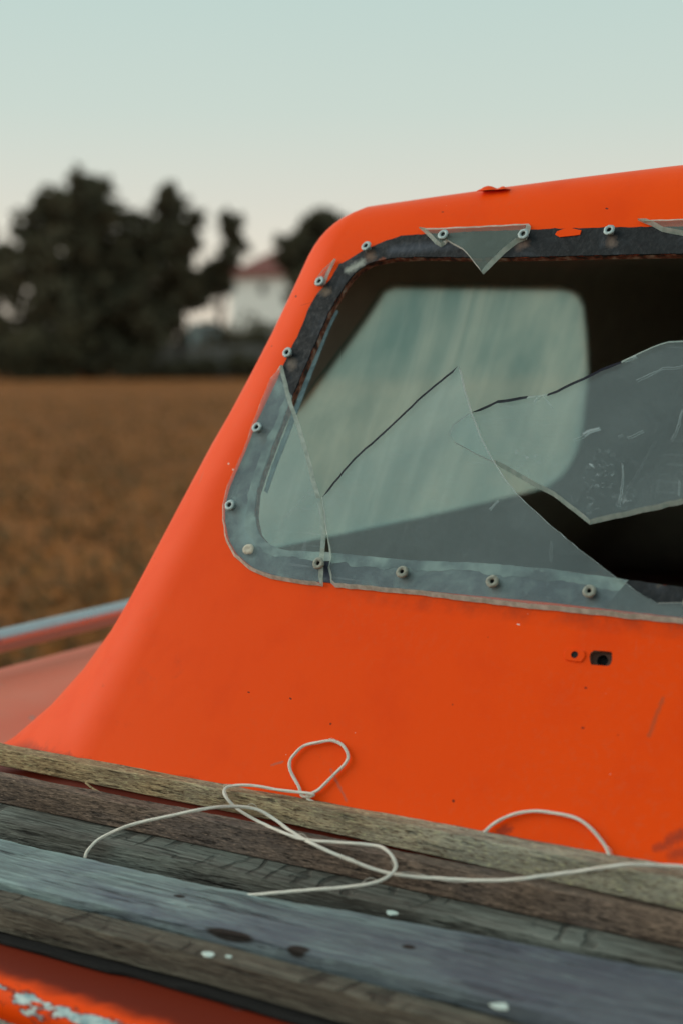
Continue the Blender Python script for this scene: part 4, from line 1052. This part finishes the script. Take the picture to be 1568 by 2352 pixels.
# white house with red roof
def frame_at(px, dist):                     # local axes facing the viewer
    b = CAM + ground_dir(px) * dist; b.z = 0; f = ground_dir(px); r = V((f.y, -f.x, 0)); return b, r, f
def slab(bm, b, r, f, x0, x1, d0, d1, z0, z1):
    vs = [bm.verts.new(b + r * x_ + f * d + V((0, 0, z))) for z in (z0, z1) for (x_, d) in ((x0, d0), (x1, d0), (x1, d1), (x0, d1))]
    for q in ((0,3,2,1),(4,5,6,7),(0,1,5,4),(1,2,6,5),(2,3,7,6),(3,0,4,7)): bm.faces.new([vs[i] for i in q])
HD = 112
b, r, f = frame_at(640, HD)
r = Matrix.Rotation(radians(-35), 3, 'Z') @ r; f = Matrix.Rotation(radians(-35), 3, 'Z') @ f
mpx = HD / FPX
def hx(px): return (px - 640) * mpx / cos(radians(35))
def hz(py): return 1.62 + (800 - py) * mpx
house = empty('house', b); tag(house, 'white rendered house with a red hipped roof behind the trees', 'house')
bm = bmesh.new(); slab(bm, b, r, f, hx(528), hx(790), 0, 3, 0, hz(632)); mesh_obj('wall', bm, M_white, house)
bm = bmesh.new()
x0, x1, zt = hx(520), hx(800), hz(632) + .02
lo = [bm.verts.new(b + r * x_ + f * d + V((0, 0, zt))) for x_, d in ((x0, -.5), (x1, -.5), (x1, 3.5), (x0, 3.5))]
lo2 = [bm.verts.new(v.co + V((0, 0, -.18))) for v in lo]
ri = [bm.verts.new(b + r * x_ + f * 1.5 + V((0, 0, hz(566)))) for x_ in (x0 + 4.6, x1 - 4.6)]
for q in ((lo[0], lo[1], ri[1], ri[0]), (lo[2], lo[3], ri[0], ri[1]), (lo[1], lo[2], ri[1]), (lo[3], lo[0], ri[0])): bm.faces.new(q)
for j in range(4): bm.faces.new((lo[j], lo2[j], lo2[(j+1) % 4], lo[(j+1) % 4]))
bm.faces.new(lo2)
mesh_obj('roof', bm, M_roof, house)
for px in (605, 700):
    bm = bmesh.new(); slab(bm, b, r, f, hx(px - 9), hx(px + 9), -.05, .0, hz(678), hz(650)); w = mesh_obj('window', bm, M_white, house)
    bm = bmesh.new(); slab(bm, b, r, f, hx(px - 7), hx(px + 7), -.07, -.052, hz(676), hz(652)); mesh_obj('pane', bm, M_winglass, w)
# pale blue shed
b, r, f = frame_at(472, 96); mpx = 96 / FPX
shed = empty('shed', b); tag(shed, 'small pale blue shed between the middle tree and the white house', 'shed')
sx = lambda px: (px - 472) * mpx; sz = lambda py: 1.62 + (800 - py) * mpx
bm = bmesh.new(); slab(bm, b, r, f, sx(438), sx(506), 0, 2, 0, sz(748)); mesh_obj('wall', bm, M_blue, shed)
bm = bmesh.new(); slab(bm, b, r, f, sx(434), sx(510), -.2, 2.2, sz(748) + .002, sz(741)); mesh_obj('roof', bm, M_blue, shed)
bm = bmesh.new(); slab(bm, b, r, f, sx(470), sx(488), -.04, -.002, .1, sz(755)); mesh_obj('door', bm, M_winglass, shed)
# low stone wall along the field edge
b, r, f = frame_at(430, 79); mpx = 79 / FPX
bm = bmesh.new(); rnd = random.Random(5); x_ = (320 - 430) * mpx
while x_ < (640 - 430) * mpx:
    w_ = rnd.uniform(.35, .6); slab(bm, b, r, f, x_, x_ + w_ - .02, 0 + rnd.uniform(-.03, .03), .4, 0, 1.80 + rnd.uniform(-.05, .08)); x_ += w_
tag(mesh_obj('stone_wall', bm, M_stone), 'low grey stone wall at the far edge of the field below the middle tree', 'wall')

# stubble and clods on the field
rnd = random.Random(77); vs, fs = [], []
for _ in range(9000):
    d = 5.5 + 45 * rnd.random() ** 1.6; px = rnd.uniform(-500, 1700)
    p = CAM + ground_dir(px) * d; p.z = 0
    if -1.4 < p.x < 1.4 and .4 < p.y < 3.6: continue
    hgt = rnd.uniform(.03, .11); a = rnd.uniform(0, pi)
    for q in range(3):
        aa = a + q * 1.05; w_ = V((cos(aa), sin(aa), 0)) * rnd.uniform(.010, .03); i = len(vs)
        tip = p + V((rnd.uniform(-.06, .06), rnd.uniform(-.06, .06), hgt))
        vs += [p - w_, p + w_, tip]; fs.append((i, i+1, i+2))
kind(raw_obj('dry_stubble', vs, fs, M_straw), 'stuff')
vs, fs = [], []
for _ in range(2500):
    d = 5.5 + 40 * rnd.random() ** 1.5; px = rnd.uniform(-500, 1700); p = CAM + ground_dir(px) * d; p.z = 0
    if -1.4 < p.x < 1.4 and .4 < p.y < 3.6: continue
    r_ = rnd.uniform(.03, .12); i = len(vs); n = 6
    for k in range(n):
        a = 2 * pi * k / n; vs.append(p + V((cos(a), sin(a), 0)) * r_ * rnd.uniform(.7, 1.2))
    vs.append(p + V((0, 0, r_ * rnd.uniform(.35, .7))))
    for k in range(n): fs.append((i + k, i + (k + 1) % n, i + n))
kind(raw_obj('soil_clods', vs, fs, M_field), 'stuff')
# yellow weed just beyond the side deck
b = on_z(72, 1545, 0); weed = empty('yellow_weed', b); tag(weed, 'small yellow flowering weed in the field beyond the orange side deck', 'weed')
bm = bmesh.new(); tube(bm, [b, b + V((.01, 0, .10)), b + V((0, .01, .20))], .006, 6); mesh_obj('stem', bm, M_green, weed)
bm = bmesh.new(); c = b + V((0, .01, .20))
for k in range(22):
    a = k * 2.4; e = c + V((cos(a), sin(a), rnd.uniform(-.5, .6))) * rnd.uniform(.02, .055); s_ = V((-sin(a), cos(a), 0)) * .013
    bm.faces.new([bm.verts.new(q) for q in (c, e.lerp(c, .4) + s_, e, e.lerp(c, .4) - s_)])
mesh_obj('flower', bm, M_yellow, weed)
bm = bmesh.new()
for k in range(8):
    a = k * .8; e = b + V((cos(a), sin(a), .5)) * .10; s_ = V((-sin(a), cos(a), 0)) * .02
    bm.faces.new([bm.verts.new(q) for q in (b, b.lerp(e, .6) + s_, e, b.lerp(e, .6) - s_)])
mesh_obj('leaf', bm, M_green, weed)
